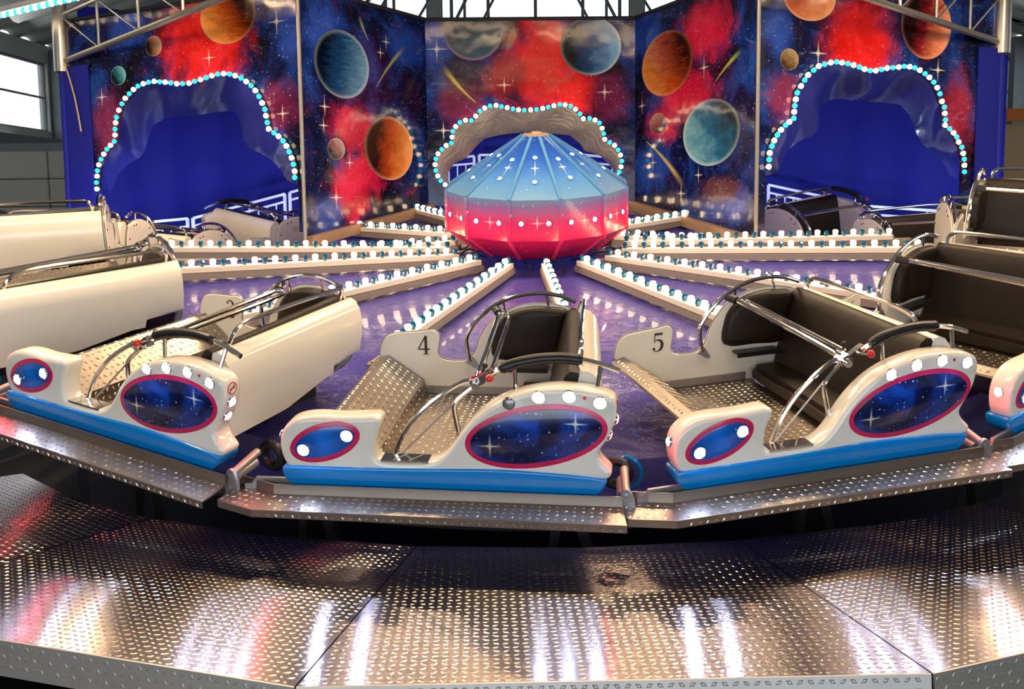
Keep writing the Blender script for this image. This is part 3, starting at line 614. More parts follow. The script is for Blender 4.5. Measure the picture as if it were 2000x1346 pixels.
def per(vals, x):          # periodic cubic interpolation, x in joint/car units (16 per turn)
    g = lambda i: vals[((int(i) + 7) % 16) - 7]
    i = math.floor(x); t = x - i; p0, p1, p2, p3 = g(i - 1), g(i), g(i + 1), g(i + 2)
    return .5 * (2 * p1 + (p2 - p0) * t + (2 * p0 - 5 * p1 + 4 * p2 - p3) * t * t + (3 * p1 - p0 - 3 * p2 + p3) * t**3)
def ang_unit(a): return (a - AL) / (22.5 * D)
def zsp(a, r): return ZI + (per(SPZ, ang_unit(a)) - ZI) * (r - RI_S) / (3.6 - RI_S)
def zring(a): return per(ZK, ang_unit(a) + .5)
# floor tarpaulin ----------------------------------------------------
mb = MB(); vs = []; fs = []; NA = 320; RR = [.35, .7, 1.0, 1.4, 1.8, 2.2, 2.6, 3.0, 3.3, 3.55, 3.75, 3.95, 4.2, 4.5, 4.75, 4.86, 4.90, 4.91, 4.91]
for i in range(NA):
    a = 2 * PI * i / NA; fr = ang_unit(a) % 1.0; sag = math.sin(PI * fr)
    for j, r in enumerate(RR):
        z = zsp(a, min(r, 3.6)) - .125 - .035 * sag * min(1, r / 2.5)
        zr = zring(a) - .055
        f = min(1, max(0, (r - 3.3) / .65)); f = f * f * (3 - 2 * f); z = z * (1 - f) + zr * f
        if j == len(RR) - 2: z -= .10
        if j == len(RR) - 1: z -= .42
        vs.append((r * math.sin(a), -r * math.cos(a), z))
n = len(RR)
for i in range(NA):
    for j in range(n - 1): a = i * n + j; b = ((i + 1) % NA) * n + j; fs.append((a, a + 1, b + 1, b))
mb.add(vs, fs); tag(link('floor_tarpaulin', mb.mesh('floor_tarpaulin', 'purple_vinyl', True, 70), None, RIDE), 'creased shiny purple vinyl sheet spread between the hub and the cars', 'tarpaulin')
# running rails under the cars
for r, s in ((4.35, 'inner'), (5.15, 'outer')):
    pts = [(r * math.sin(a), -r * math.cos(a), zring(a) - .33) for a in [2 * PI * i / 128 for i in range(128)]]
    tag(link('track_rail', MB().tube(pts, .045, 8, closed=True).mesh('track_rail', 'dark_chassis'), None, RIDE), 'dark %s running rail curving in the gap below the cars' % s, 'rail', 'running rails below the cars')
for i in range(-3, 4):
    a = AL + (i * 22.5 - 3) * D; o = Vector((math.sin(a), -math.cos(a), 0)); z = zring(a) - .37; mb = MB()
    p = RIDE @ (o * 4.36 + Vector((0, 0, z))); t = Vector((math.cos(a), math.sin(a), 0)); 
    lo = -1.95
    mb.bar((p.x, p.y, p.z), (p.x + t.x * .28, p.y + t.y * .28, lo), .07, .07, o); mb.bar((p.x, p.y, p.z), (p.x - t.x * .12, p.y - t.y * .12, lo), .06, .06, o)
    tag(link('track_trestle', mb.mesh('track_trestle', 'dark_chassis', False)), 'dark steel trestle leg under the running rail ' + ('at the far left', 'left of car 3', 'below the footwell of car 3', 'below the nose of car 4', 'below the four lamps of car 4', 'below the backrest of car 5', 'at the far right')[i + 3], 'trestle', 'trestles under the running rails')

# hub ----------------------------------------------------------------
hub = thing('hub_canopy', 'twelve-sided hub cover fading from blue roof to pink base with star print', 'hub', RIDE @ Matrix.Rotation(-.0216, 4, 'Z'))
RH, ZHT, ZHB, RB, ZB, RT, ZTP = .897, .813, .435, .60, .21, .135, 1.30
def hv(R, a, z): return (R * math.sin(a), -R * math.cos(a), z)
h15 = 15 * D
def quad_panel(Ra, za, Rb, zb, name):
    e = .012; a_, b_ = h15 - e / Ra * .5, h15 - e / Rb * .5
    P = [hv(Ra, -a_, za), hv(Ra, a_, za), hv(Rb, b_, zb), hv(Rb, -b_, zb)]; n = (Vector(P[1]) - Vector(P[0])).cross(Vector(P[3]) - Vector(P[0])).normalized() * .012
    if n.y > 0: n = -n
    mb = MB().loops([P, [tuple(Vector(q) - n) for q in P]]); return mb.mesh(name, 'hub_print', False)
m_roof = quad_panel(RH, ZHT, RT, ZTP, 'roof_panel'); m_side = quad_panel(RH, ZHB, RH, ZHT, 'side_panel'); m_low = quad_panel(RB, ZB, RH, ZHB, 'lower_panel')
def rib_mesh(Ra, za, Rb, zb, w, mat, nm): return MB().bar(hv(Ra + .004, h15, za), hv(Rb + .004, h15, zb), w, .022, hv(1, h15, .6)).mesh(nm, mat, False)
m_r1 = rib_mesh(RH, ZHT, RT, ZTP, .030, 'hub_rib_blue', 'roof_rib'); m_r3 = rib_mesh(RB, ZB, RH, ZHB, .034, 'hub_rib_pink', 'lower_rib')
m_r2 = MB().bar(hv(RH + .004, h15, ZHB - .02), hv(RH + .004, h15, ZHT), .036, .022, hv(1, h15, 0)).mesh('side_rib', 'hub_print', False)
def lamp_mesh(r, mats, n=16):
    mb = MB(); mb.lathe([(r * 1.32, .0), (r * 1.32, .006), (r * 1.18, .013), (r * 1.05, .010)], n, None, 0); mb.lathe([(r * 1.05, .004), (r * .98, .012), (r * .6, .018), (.0005, .020)], n, None, 1); return mb.mesh('lamp', mats)
LAMP_W = lamp_mesh(.028, ('chrome', 'led_white')); LAMP_R = lamp_mesh(.026, ('chrome', 'led_red')); LAMP_0 = lamp_mesh(.028, ('chrome', 'led_off')); LAMP_N = lamp_mesh(.028, ('chrome', 'led_nose')); LAMP_H = lamp_mesh(.019, ('hub_rib_blue', 'led_hub'), 12)
def face_M(p, n, up=Vector((0, 0, 1))):
    z = Vector(n).normalized(); x = Vector(up).cross(z)
    if x.length < 1e-4: x = Vector((1, 0, 0))
    x.normalize(); y = z.cross(x); return Matrix(((x.x, y.x, z.x, p[0]), (x.y, y.y, z.y, p[1]), (x.z, y.z, z.z, p[2]), (0, 0, 0, 1)))
ap = math.cos(h15)
for i in range(12):
    R = Matrix.Rotation(i * 30 * D, 4, 'Z')
    for nm, me in (('roof_panel', m_roof), ('side_panel', m_side), ('lower_panel', m_low), ('roof_rib', m_r1), ('side_rib', m_r2), ('lower_rib', m_r3)): link(nm, me, hub, R)
    sl = Vector((0, -(RH - RT) * ap, ZHT - ZTP)).normalized(); rn = Vector((0, sl.z, -sl.y)); rn = -rn if rn.z < 0 else rn
    for f in ((.36, .74) if i % 2 == 0 else (.40, .70)): 
        q = Vector((0, -(RT + (RH - RT) * f) * ap, ZTP + (ZHT - ZTP) * f)) + rn * .001; link('hub_lamp', LAMP_H, hub, R @ face_M(q, rn))
    for x in (-.125, .125): link('hub_lamp', LAMP_H, hub, R @ face_M(Vector((x, -RH * ap - .001, .60)), Vector((0, -1, 0))))
mb = MB().lathe([(RT + .01, ZTP - .02), (RT, ZTP + .006), (.05, ZTP + .012), (.04, ZTP + .03), (.001, ZTP + .035)], 12); link('cap', mb.mesh('cap', 'brown_beam'), hub)
mb = MB().lathe([(.50, -.05), (.58, .05), (.57, .20)], 24); link('base_drum', mb.mesh('base_drum', 'blue_tarp'), hub)

# bulb spokes ---------------------------------------------------------
prof = [(.020, 0), (.020, .010), (.0225, .014), (.0275, .042), (.026, .055), (.016, .063), (.001, .066)]
BULB_W = MB().lathe(prof, 12).mesh('bulb', 'bulb_white'); BULB_B = MB().lathe([(.018, 0), (.018, .012), (.025, .026), (.0255, .042), (.017, .056), (.001, .060)], 8).mesh('bulb', 'bulb_blue', True, 25)
SL = 2.72
SPOKE_RAIL = MB().box((SL / 2, 0, -.022), (SL, .082, .044)).mesh('rail', 'cream_rail', False); 
SPOKE_BEAM = MB().box((SL / 2 + .1, 0, -.078), (SL + .25, .10, .05)).box((SL / 2 + .1, 0, -.052), (SL + .2, .060, .02)).mesh('support_beam', 'rail_under', False)
SPL = {0: 'bulb spoke running forward from the hub to the gap between cars 4 and 5', 1: 'bulb spoke ending behind the left grab rail of car 5', 2: 'bulb spoke whose outer end shows above the backrest of car 5', 3: 'lower of the two long level bulb spokes right of the hub', 4: 'upper of the two long level bulb spokes right of the hub', 5: 'bulb spoke mostly hidden behind the long level spokes right of the hub', 6: 'short-looking bulb spoke behind the hub pointing to the right bay wall',
       -1: 'bulb spoke ending just above the number plate of car 4', -2: 'bulb spoke running from the hub to the backrest of car 3', -3: 'lower of the two long level bulb spokes left of the hub', -4: 'upper of the two long level bulb spokes left of the hub', -5: 'bulb spoke mostly hidden behind the long level spokes left of the hub', -6: 'short-looking bulb spoke behind the hub pointing to the left bay wall'}
for k_ in range(-7, 9):
    a = AL + k_ * 22.5 * D; z1 = SPZ[k_]; d = Vector((math.sin(a), -math.cos(a), (z1 - ZI) / (3.6 - RI_S))).normalized(); y = Vector((0, 0, 1)).cross(d).normalized(); z = d.cross(y)
    o = Vector((RI_S * math.sin(a), -RI_S * math.cos(a), ZI)); M = RIDE @ Matrix(((d.x, y.x, z.x, o.x), (d.y, y.y, z.y, o.y), (d.z, y.z, z.z, o.z), (0, 0, 0, 1)))
    t = thing('bulb_spoke', SPL.get(k_, 'bulb spoke hidden behind the hub cover'), 'light rail', M, 'bulb spokes radiating from the hub')
    link('rail', SPOKE_RAIL, t); link('support_beam', SPOKE_BEAM, t)
    for i in range(30): link('bulb', BULB_W if i % 2 else BULB_B, t, Matrix.Translation((.03 + i * (SL - .06) / 29, 0, 0)))
# loose cables round the hub foot
for i in range(14):
    a = (i * 26 + 10) * D; r0 = .55; pts = [(r0 * math.sin(a), -r0 * math.cos(a), .16), ((r0 + .14) * math.sin(a + .1), -(r0 + .14) * math.cos(a + .1), .20), ((r0 + .24) * math.sin(a + .16), -(r0 + .24) * math.cos(a + .16), .14), ((r0 + .36) * math.sin(a + .12), -(r0 + .36) * math.cos(a + .12), .13)]
    link('cable', MB().tube(catmull(pts, 5), .009, 6).mesh('cable', 'cable_black'), hub)

# ------------------------------------------------------------------ car parts
OUT = [(-.80,.05),(-.822,.10),(-.83,.17),(-.815,.24),(-.77,.295),(-.70,.327),(-.60,.338),(-.48,.335),(-.36,.342),(-.285,.345),(-.256,.325),(-.262,.29),(-.288,.23),(-.302,.16),(-.296,.11),(-.265,.088),(-.18,.082),(-.05,.085),(.03,.10),(.09,.14),(.14,.20),(.19,.275),(.26,.355),(.36,.435),(.48,.492),(.62,.527),(.76,.537),(.88,.524),(.965,.503),(1.003,.475),(1.015,.42),(1.0,.33),(.965,.25),(.928,.19),(.922,.155),(.945,.115),(.985,.075),(.988,.048),(.95,.02),(.75,-.02),(.5,-.03),(.3,-.03),(.1,-.03),(-.2,-.03),(-.5,-.03),(-.70,-.02),(-.77,.01)]
OUTS = catmull(OUT, 3, True)
PARTS = []      # (name, mesh, local matrix, parent index or None, kind)
def part(name, me, par=None, M=None, kind=None, label=None): PARTS.append((name, me, M, par, kind, label)); return len(PARTS) - 1
SHELL = part('shell', slab(MB(), OUTS, [(.030, .0), (.014, .004), (.004, .014), (0, .032), (0, .125), (.006, .140), (.03, .150)]).mesh('shell', 'white_gelcoat', True, 50))
HUL = catmull([(-.80,.048),(-.822,.03),(-.81,-.02),(-.76,-.065),(-.68,-.088),(-.3,-.092),(.2,-.092),(.7,-.092),(.86,-.085),(.925,-.05),(.955,-.01),(.965,.022),(.93,.036),(.75,.052),(.5,.064),(.3,.066),(.1,.060),(-.2,.052),(-.5,.050),(-.72,.050)], 4, True)
part('hull', slab(MB(), HUL, [(.012, -.012), (.004, -.010), (0, -.004), (0, .05), (0, .15), (.02, .17)]).mesh('hull', 'blue_gelcoat', True, 50), SHELL)
def ellipse(cx, cz, a, b, th, n=48): c, s = math.cos(th), math.sin(th); return [(cx + a * math.cos(2 * PI * i / n) * c - b * math.sin(2 * PI * i / n) * s, cz + a * math.cos(2 * PI * i / n) * s + b * math.sin(2 * PI * i / n) * c) for i in range(n)]
def disc(cx, cz, a, b, th, y0, y1, mat, nm): return slab(MB(), ellipse(cx, cz, a, b, th), [(.0, .01), (0, y0 + .001), (.002, y0)]).mesh(nm, mat, True, 40)
part('graphic_border', disc(.587, .262, .388, .176, 10.6 * D, -.002, 0, 'magenta_print', 'graphic_border'), SHELL)
part('graphic_panel', disc(.587, .262, .359, .147, 10.6 * D, -.004, 0, 'space_print', 'graphic_panel'), SHELL)
part('nose_border', disc(-.572, .193, .208, .108, 19 * D, -.002, 0, 'magenta_print', 'nose_border'), SHELL)
part('nose_panel', disc(-.572, .193, .180, .080, 19 * D, -.004, 0, 'nose_print', 'nose_panel'), SHELL)
for i, (x, z) in enumerate(((.448, .447), (.605, .484), (.767, .492), (.929, .462))): part('lamp' if i else 'first_lamp', LAMP_W, SHELL, face_M((x, -.001, z), (0, -1, 0)))
for x, z in ((-.693, .146), (-.444, .236)): part('lamp', LAMP_W, SHELL, face_M((x, -.006, z), (0, -1, 0)))
part('lamp', LAMP_N, SHELL, face_M((-.828, .075, .20), (-1, 0, .1)) @ Matrix.Diagonal((.85, .85, 1, 1)))
part('tail_lamp', LAMP_R, SHELL, face_M((1.003, .075, .345), (1, 0, -.18))); part('tail_lamp', LAMP_R, SHELL, face_M((.968, .075, .255), (1, 0, -.40)))
part('sensor', MB().lathe([(.009, 0), (.009, .002), (.0005, .004)], 10).mesh('sensor', 'red_plastic'), SHELL, face_M((.848, -.001, .487), (0, -1, 0)))
sg = MB(); n = 24
sg.loops([[(.030 * math.cos(2 * PI * i / n), .030 * math.sin(2 * PI * i / n), 0) for i in range(n)], [(.030 * math.cos(2 * PI * i / n), .030 * math.sin(2 * PI * i / n), .001) for i in range(n)]], 1)
sg.loops([[(.036 * math.cos(2 * PI * i / n), .036 * math.sin(2 * PI * i / n), z) for i in range(n)] for z in (0, .0016)] + [[(.030 * math.cos(2 * PI * i / n), .030 * math.sin(2 * PI * i / n), z) for i in range(n)] for z in (.0016,)], 0, True, False)
sg.box((0, 0, .0016), (.064, .006, .001), Matrix.Rotation(45 * D, 3, 'Z'), 0); sg.box((0, .0, .0016), (.040, .007, .0008), Matrix.Rotation(8 * D, 3, 'Z'), 2); sg.tube([(.018, .004, .002), (.014, .014, .002), (.020, .020, .002)], .0015, 5, 2)
part('no_smoking_sign', sg.mesh('no_smoking_sign', ('red_plastic', 'white_gelcoat', 'ink_brown'), False), SHELL, face_M((1.0155, .075, .425), (1, 0, -.02)))
st = MB(); st.box((-.135, .062, .089), (.265, .105, .010)); 
for x in (-.20, -.11): st.bar((x, .015, .0945), (x + .06, .108, .0945), .006, .002, (0, 0, 1), 1)
part('step_plate', st.mesh('step_plate', ('chrome', 'trim_grey'), False), SHELL)

INN = catmull([(-.61,.20),(-.622,.25),(-.60,.32),(-.55,.368),(-.43,.386),(-.33,.394),(-.27,.405),(-.235,.395),(-.218,.36),(-.224,.30),(-.232,.25),(-.216,.213),(-.165,.197),(-.073,.195),(-.02,.212),(.025,.265),(.052,.35),(.115,.45),(.18,.512),(.25,.552),(.352,.586),(.475,.597),(.58,.583),(.66,.56),(.72,.50),(.75,.38),(.755,.25),(.73,.15),(.64,.05),(.45,-.045),(.1,-.055),(-.26,-.055),(-.33,-.02),(-.45,.09)], 3, True)
INP = part('inner_panel', slab(MB(), INN, [(.004, 1.50), (0, 1.504), (0, 1.522), (.004, 1.526)]).mesh('inner_panel', 'white_gelcoat', True, 40))
part('edge_trim', slab(MB(), inset(INN, -.005), [(0, 1.507), (0, 1.519)]).mesh('edge_trim', 'trim_grey', True, 40), INP)
bo = MB()
for x, z in ((.20,.46),(.26,.51),(.55,.54),(.60,.53),(-.05,.15),(.0,.17),(.70,.40),(.69,.25),(-.5,.16),(-.47,.16)): bo.lathe([(.009, 1.526), (.009, 1.531), (.003, 1.533)], 8, Matrix.Translation((x, 0, z)) @ Matrix.Rotation(-PI / 2, 4, 'X'))
part('bolts', bo.mesh('bolts', 'ink_brown'), INP)
part('kick_strip', MB().box((-.0, 1.494, -.005), (.62, .012, .05)).mesh('kick_strip', 'trim_grey', False), INP)
SCU = catmull([(.145,.235),(.15,.40),(.20,.49),(.28,.548),(.40,.578),(.52,.578),(.63,.552),(.60,.40),(.56,.225),(.35,.22)], 4, True)
part('side_cushion', slab(MB(), SCU, [(.04, 1.435), (.018, 1.443), (.004, 1.46), (0, 1.498)]).mesh('side_cushion', 'black_leather', True, 60), INP)
part('side_tray', MB().box((.36, 1.45, .178), (.30, .085, .014)).box((.36, 1.41, .168), (.30, .008, .03)).mesh('side_tray', 'black_rubber', False), INP)
sk = lambda y: .075 * (1.45 - y)
bk = [(.49,-.02),(.515,.08),(.545,.22),(.58,.38),(.612,.50),(.635,.555),(.665,.58),(.70,.575),(.72,.54),(.715,.20),(.58,-.02)]
ys = [.150, .17, .35, .6, .85, 1.1, 1.35, 1.46, 1.475]
part('backrest', MB().loops([[(x + sk(y) - (.0 if i not in (0, len(ys) - 1) else -.0), y, z) for x, z in bk] for i, y in enumerate(ys)]).mesh('backrest', 'black_leather', True, 50))
def rear_sec(y):
    zb = .065 + .065 * min(1, max(0, (y - .70) / .4)) + (.055 if y > 1.21 else 0) + .02 * max(0, (y - 1.2) / .3)
    zt = .012 * (1.5 - y)
    return [(x + sk(y), y, z + (zt if z > .3 else 0)) for x, z in ((.71, .30), (.70, .50), (.715, .555), (.75, .568), (.79, .55), (.825, .50), (.842, .42), (.838, .33), (.82, max(.22, zb + .02)), (.805, zb), (.74, zb), (.71, zb + .02))]
part('rear_panel', MB().loops([rear_sec(y) for y in (.148, .3, .45, .60, .615, .66, .72, .9, 1.1, 1.2, 1.215, 1.26, 1.32, 1.42, 1.497)]).mesh('rear_panel', 'white_gelcoat', True, 55))
part('seat_cushion', MB().box((.455, .805, .03), (.26, 1.29, .115)).mesh('seat_cushion', 'black_leather', True, 50, bevel=.03))
FLO = part('floor_plate', MB().box((.02, .815, -.040), (.66, 1.36, .016)).mesh('floor_plate', 'tread_metal', False))
V = Vector
st = MB(); stud_grid(st, V((-.30, .15, -.032)), V((1, 0, 0)), V((0, 1, 0)), V((0, 0, 1)), 13, 28, .047, None, L=.034, w=.019, h=.0035); part('tread', st.mesh('tread', 'stud_metal', False), FLO, None, 'stuff')
fp = [(-.645, .205), (-.565, .228), (-.33, .065), (-.305, -.035)]; fr = MB(); lo = [(x - .006, z - .012) for x, z in fp]
fr.loops([[(x, y, z) for x, z in fp + lo[::-1]] for y in (.14, 1.495)])
FRE = part('footrest', fr.mesh('footrest', 'tread_metal', False))
st = MB(); d = V((.235, 0, -.163)); Ls = d.length; d.normalize(); nn = V((.163, 0, .235)).normalized()
stud_grid(st, V((-.565, .15, .228)), d, V((0, 1, 0)), nn, 6, 28, .047, None, L=.034, w=.019, h=.0035)
stud_grid(st, V((-.33, .15, .065)), V((.025, 0, -.1)).normalized(), V((0, 1, 0)), V((.1, 0, .025)).normalized(), 2, 28, .047, None, L=.034, w=.019, h=.0035)
stud_grid(st, V((-.637, .16, .208)), V((.08, 0, .023)).normalized(), V((0, 1, 0)), V((-.023, 0, .08)).normalized(), 1, 28, .047, None, L=.034, w=.019, h=.0035)
part('tread', st.mesh('tread', 'stud_metal', False), FRE, None, 'stuff')
part('chassis', MB().box((.18, .80, -.10), (.70, 1.16, .07)).box((.62, .55, .02), (.16, .74, .12)).mesh('chassis', 'dark_chassis', False))
# rails
tb = lambda pts, r, mat='chrome', n=6, seg=8: MB().tube(catmull(pts, n), r, seg).mesh('t', mat)
GR = part('grab_rail', tb([(-.008, 1.49, .20), (-.016, 1.49, .23), (-.030, 1.49, .33), (-.018, 1.49, .395), (.052, 1.49, .49), (.17, 1.49, .588), (.31, 1.49, .648), (.46, 1.49, .668), (.59, 1.49, .652), (.686, 1.49, .615)], .0145))
for x, z0, z1 in ((.215, .51, .606), (.49, .585, .664)): part('rail_post', MB().tube([(x + .02, 1.50, z0), (x, 1.49, z1)], .009, 8).mesh('rail_post', 'chrome'), GR)
part('rail_bracket', slab(MB(), [(-.05, .195), (.0, .232), (.045, .165), (.025, .15)], [(0, 1.478), (0, 1.499)]).mesh('rail_bracket', 'steel_grey', False), GR)
BR = part('back_rail', tb([(.705, 1.43, .56), (.72, 1.43, .605), (.737, 1.41, .640), (.75, 1.34, .655), (.765, 1.0, .668), (.785, .6, .676), (.80, .40, .668), (.805, .33, .64), (.80, .295, .59), (.795, .29, .56)], .0145))
LB = part('lap_bar', MB().tube(catmull([(.17, 1.48, .56), (.20, 1.40, .55), (.235, .6, .53), (.25, .20, .515)], 4), .017, 10).tube(catmull([(.19, 1.44, .553), (.235, 1.40, .545), (.275, 1.33, .538), (.30, .7, .53), (.315, .27, .525)], 4), .015, 10).mesh('lap_bar', 'chrome'))
part('pivot_collar', MB().tube([(.165, 1.49, .56), (.195, 1.415, .55)], .027, 10).mesh('pivot_collar', 'black_rubber'), LB)
part('arch_tube', tb([(.25, .175, .512), (.17, .168, .50), (.06, .150, .435), (-.06, .135, .335), (-.15, .12, .22), (-.205, .11, .10), (-.215, .108, .06)], .015), LB)
part('tie_rod', MB().tube([(-.19, .13, .07), (.215, .17, .475)], .006, 6).mesh('tie_rod', 'trim_grey'), LB)
part('bracket_tube', tb([(.245, .165, .49), (.18, .155, .44), (.135, .146, .395), (.125, .142, .35), (.145, .13, .24), (.152, .128, .20)], .014), LB)
part('clamp', MB().box((.255, .17, .513), (.075, .07, .05), Matrix.Rotation(-25 * D, 3, 'Y')).tube([(.25, .10, .50), (.25, .24, .525)], .024, 10).tube([(.335, .05, .565), (.315, .12, .553)], .008, 8).box((.315, .14, .556), (.10, .045, .04), Matrix.Rotation(-32 * D, 3, 'Y')).mesh('clamp', 'chrome', True, 40, bevel=.006), LB)
part('red_knob', MB().ball((.341, .035, .570), .023, 14, 10).mesh('red_knob', 'red_plastic'), LB)
part('black_knob', MB().ball((.287, .228, .579), .017, 12, 8).tube([(.287, .228, .575), (.268, .21, .525)], .007, 8).mesh('black_knob', 'black_rubber'), LB)
HP = [(.335, .12, .568), (.381, .118, .595), (.48, .134, .628), (.60, .147, .649), (.72, .15, .656), (.828, .147, .648), (.93, .146, .625), (1.023, .146, .592)]
HR_ = part('handle_rail', tb(HP, .0155)); gp = catmull([(.383, .118, .596), (.48, .134, .628), (.60, .147, .649), (.72, .15, .656), (.828, .147, .648)], 6)
part('grip', MB().tube(gp, [.020] + [.031] * (len(gp) - 2) + [.022], 12).mesh('grip', 'black_rubber'), HR_)
part('handle_post', MB().tube([(.47, .11, .45), (.462, .13, .622)], .012, 8).mesh('handle_post', 'chrome'), HR_)
part('handle_post', MB().tube([(.905, .10, .50), (.922, .146, .626)], .012, 8).mesh('handle_post', 'chrome'), HR_)
# skirt step
I = [(1.05, -.045), (-.86, -.045), (-1.10, .070)]; Oo = [(1.085, -.27), (-.925, -.255), (-1.155, -.150)]; L_ = []
for (ix, iy), (ox, oy) in zip(I, Oo):
    dx, dy = ox - ix, oy - iy; q = math.hypot(dx, dy); dx /= q; dy /= q
    L_.append([(ix, iy, -.045), (ix + dx * .010, iy + dy * .010, -.045), (ix + dx * .014, iy + dy * .014, -.100), (ox - dx * .004, oy - dy * .004, -.108), (ox, oy, -.112), (ox, oy, -.150), (ox - dx * .008, oy - dy * .008, -.150), (ox - dx * .010, oy - dy * .010, -.118), (ix, iy, -.112)])
SKI = part('skirt_step', MB().loops(L_).mesh('skirt_step', 'tread_metal', False))
st = MB()
def sins(u, w): x = 1.07 - u; return x > -.90
stud_grid(st, V((1.055, -.066, -.1015)), V((-1, .0, 0)), V((0, -1, -.04)).normalized(), V((0, -.04, 1)).normalized(), 42, 4, .046, sins, L=.034, w=.019, h=.003)
ex = V((-.24, .110, 0)).normalized(); stud_grid(st, V((-.885, -.065, -.1015)), ex, V((-.11, -.24, -.01)).normalized(), V((0, 0, 1)), 5, 4, .046, None, L=.034, w=.019, h=.003)
stud_grid(st, V((1.07, -.2715, -.112)), V((-1, .0075, 0)).normalized(), V((0, 0, -1)), V((0, -1, 0)), 42, 1, .046, None, L=.030, w=.019, h=.003)
part('tread', st.mesh('tread', 'stud_metal', False), SKI, None, 'stuff')
# coupling
cp = catmull([(1.035, -.165), (1.022, -.10), (1.045, -.03), (1.073, -.008), (1.10, -.03), (1.122, -.10), (1.11, -.165)], 3) 
CO = part('coupling', slab(MB(), cp, [(.002, -.035), (0, -.032), (0, -.012)]).lathe([(.013, 0), (.013, .006), (.006, .008)], 10, face_M((1.072, -.034, -.045), (0, -1, 0))).lathe([(.010, 0), (.010, .006), (.006, .008)], 10, face_M((1.072, -.034, -.115), (0, -1, 0))).mesh('coupling', 'steel_grey', True, 40))
part('coupling_pin', MB().tube([(1.07, -.012, -.045), (1.05, .22, -.0)], .024, 12).tube([(1.05, .02, -.08), (1.04, .20, -.06)], .034, 12).mesh('coupling_pin', 'pink_pin'), CO)
part('wheel', MB().tube([(1.0 + .07 * math.cos(i * PI / 10), .40, -.10 + .07 * math.sin(i * PI / 10)) for i in range(20)], .030, 8, closed=True).mesh('wheel', 'black_rubber'), CO)
part('wheel_rim', MB().tube([(1.04 + .10 * math.cos(i * PI / 10), .50, -.14 + .10 * math.sin(i * PI / 10)) for i in range(20)], .014, 8, closed=True).mesh('wheel_rim', 'blue_gelcoat'), CO)
part('drawbar', slab(MB(), [(-1.04, -.165), (-.72, -.165), (-.72, -.03), (-.98, -.03), (-1.01, -.07), (-1.05, -.075)], [(0, .0), (0, .022)]).box((-.80, .02, -.17), (.05, .04, .04)).mesh('drawbar', 'steel_grey', False))

# digits: strokes of varying width
def stroke(mb, pts, ws, n=5):
    P = catmull(pts, n); wv = catmull([(w, 0) for w in ws], n); m = len(P); vs = []; fs = []
    for i in range(m):
        a = np.array(P[max(i - 1, 0)]); b = np.array(P[min(i + 1, m - 1)]); t = (b - a) / (np.linalg.norm(b - a) + 1e-9); nn_ = np.array((-t[1], t[0])) * wv[i][0] / 2
        p = np.array(P[i]); vs += [tuple(p + nn_), tuple(p - nn_)]
        if i: fs.append((2 * i - 2, 2 * i - 1, 2 * i + 1, 2 * i))
    b0 = len(mb.v); mb.v += [(x, 0, z) for x, z in vs]; mb.f += [tuple(q + b0 for q in f) for f in fs]; mb.mi += [0] * len(fs)
def rectz(mb, x0, x1, z0, z1): mb.add([(x0, 0, z0), (x1, 0, z0), (x1, 0, z1), (x0, 0, z1)], [(0, 1, 2, 3)])
def dot(mb, x, z, r): mb.add([(x + r * math.cos(PI * i / 6), 0, z + r * math.sin(PI * i / 6)) for i in range(12)], [tuple(range(12))])
def digit(ch):
    mb = MB()
    if ch == '4':
        rectz(mb, .36, .50, .0, 1.0); stroke(mb, [(.42, .99), (.22, .64), (.03, .30)], [.07, .06, .06]); rectz(mb, .0, .64, .25, .32); rectz(mb, .26, .60, .0, .035)
    elif ch == '5':
        rectz(mb, .14, .58, .87, .99); stroke(mb, [(.16, .98), (.145, .74), (.12, .50)], [.05, .045, .04]); stroke(mb, [(.12, .51), (.22, .60), (.36, .61), (.50, .52), (.55, .33), (.48, .12), (.30, .02), (.13, .04), (.06, .14)], [.03, .05, .09, .14, .16, .13, .06, .04, .06]); dot(mb, .10, .15, .075)
    elif ch == '3':
        stroke(mb, [(.08, .84), (.16, .95), (.30, .98), (.44, .92), (.50, .78), (.43, .62), (.26, .55)], [.05, .04, .06, .11, .15, .09, .03]); stroke(mb, [(.24, .55), (.42, .50), (.54, .37), (.53, .18), (.42, .05), (.24, .01), (.10, .05), (.05, .15)], [.03, .08, .14, .16, .12, .05, .04, .05]); dot(mb, .11, .83, .07); dot(mb, .09, .16, .075)
    elif ch == '2':
        stroke(mb, [(.08, .78), (.12, .92), (.28, .98), (.45, .90), (.50, .74), (.42, .54), (.22, .30), (.05, .06)], [.05, .05, .06, .11, .15, .12, .06, .05]); rectz(mb, .04, .54, .0, .12); dot(mb, .12, .77, .075)
    elif ch == '6':
        stroke(mb, [(.46, .96), (.30, .88), (.16, .68), (.09, .40), (.13, .14), (.30, .015)], [.04, .06, .10, .15, .13, .05]); stroke(mb, [(.30, .015), (.47, .10), (.52, .30), (.46, .50), (.32, .58), (.18, .50)], [.05, .11, .15, .12, .05, .04])
    return mb
def number_mesh(ch):
    mb = digit(ch); h = .128; mb.v = [((x - .31) * h, 0, (z - .5) * h) for x, _, z in mb.v]; return mb.mesh('number', 'ink_brown', False)
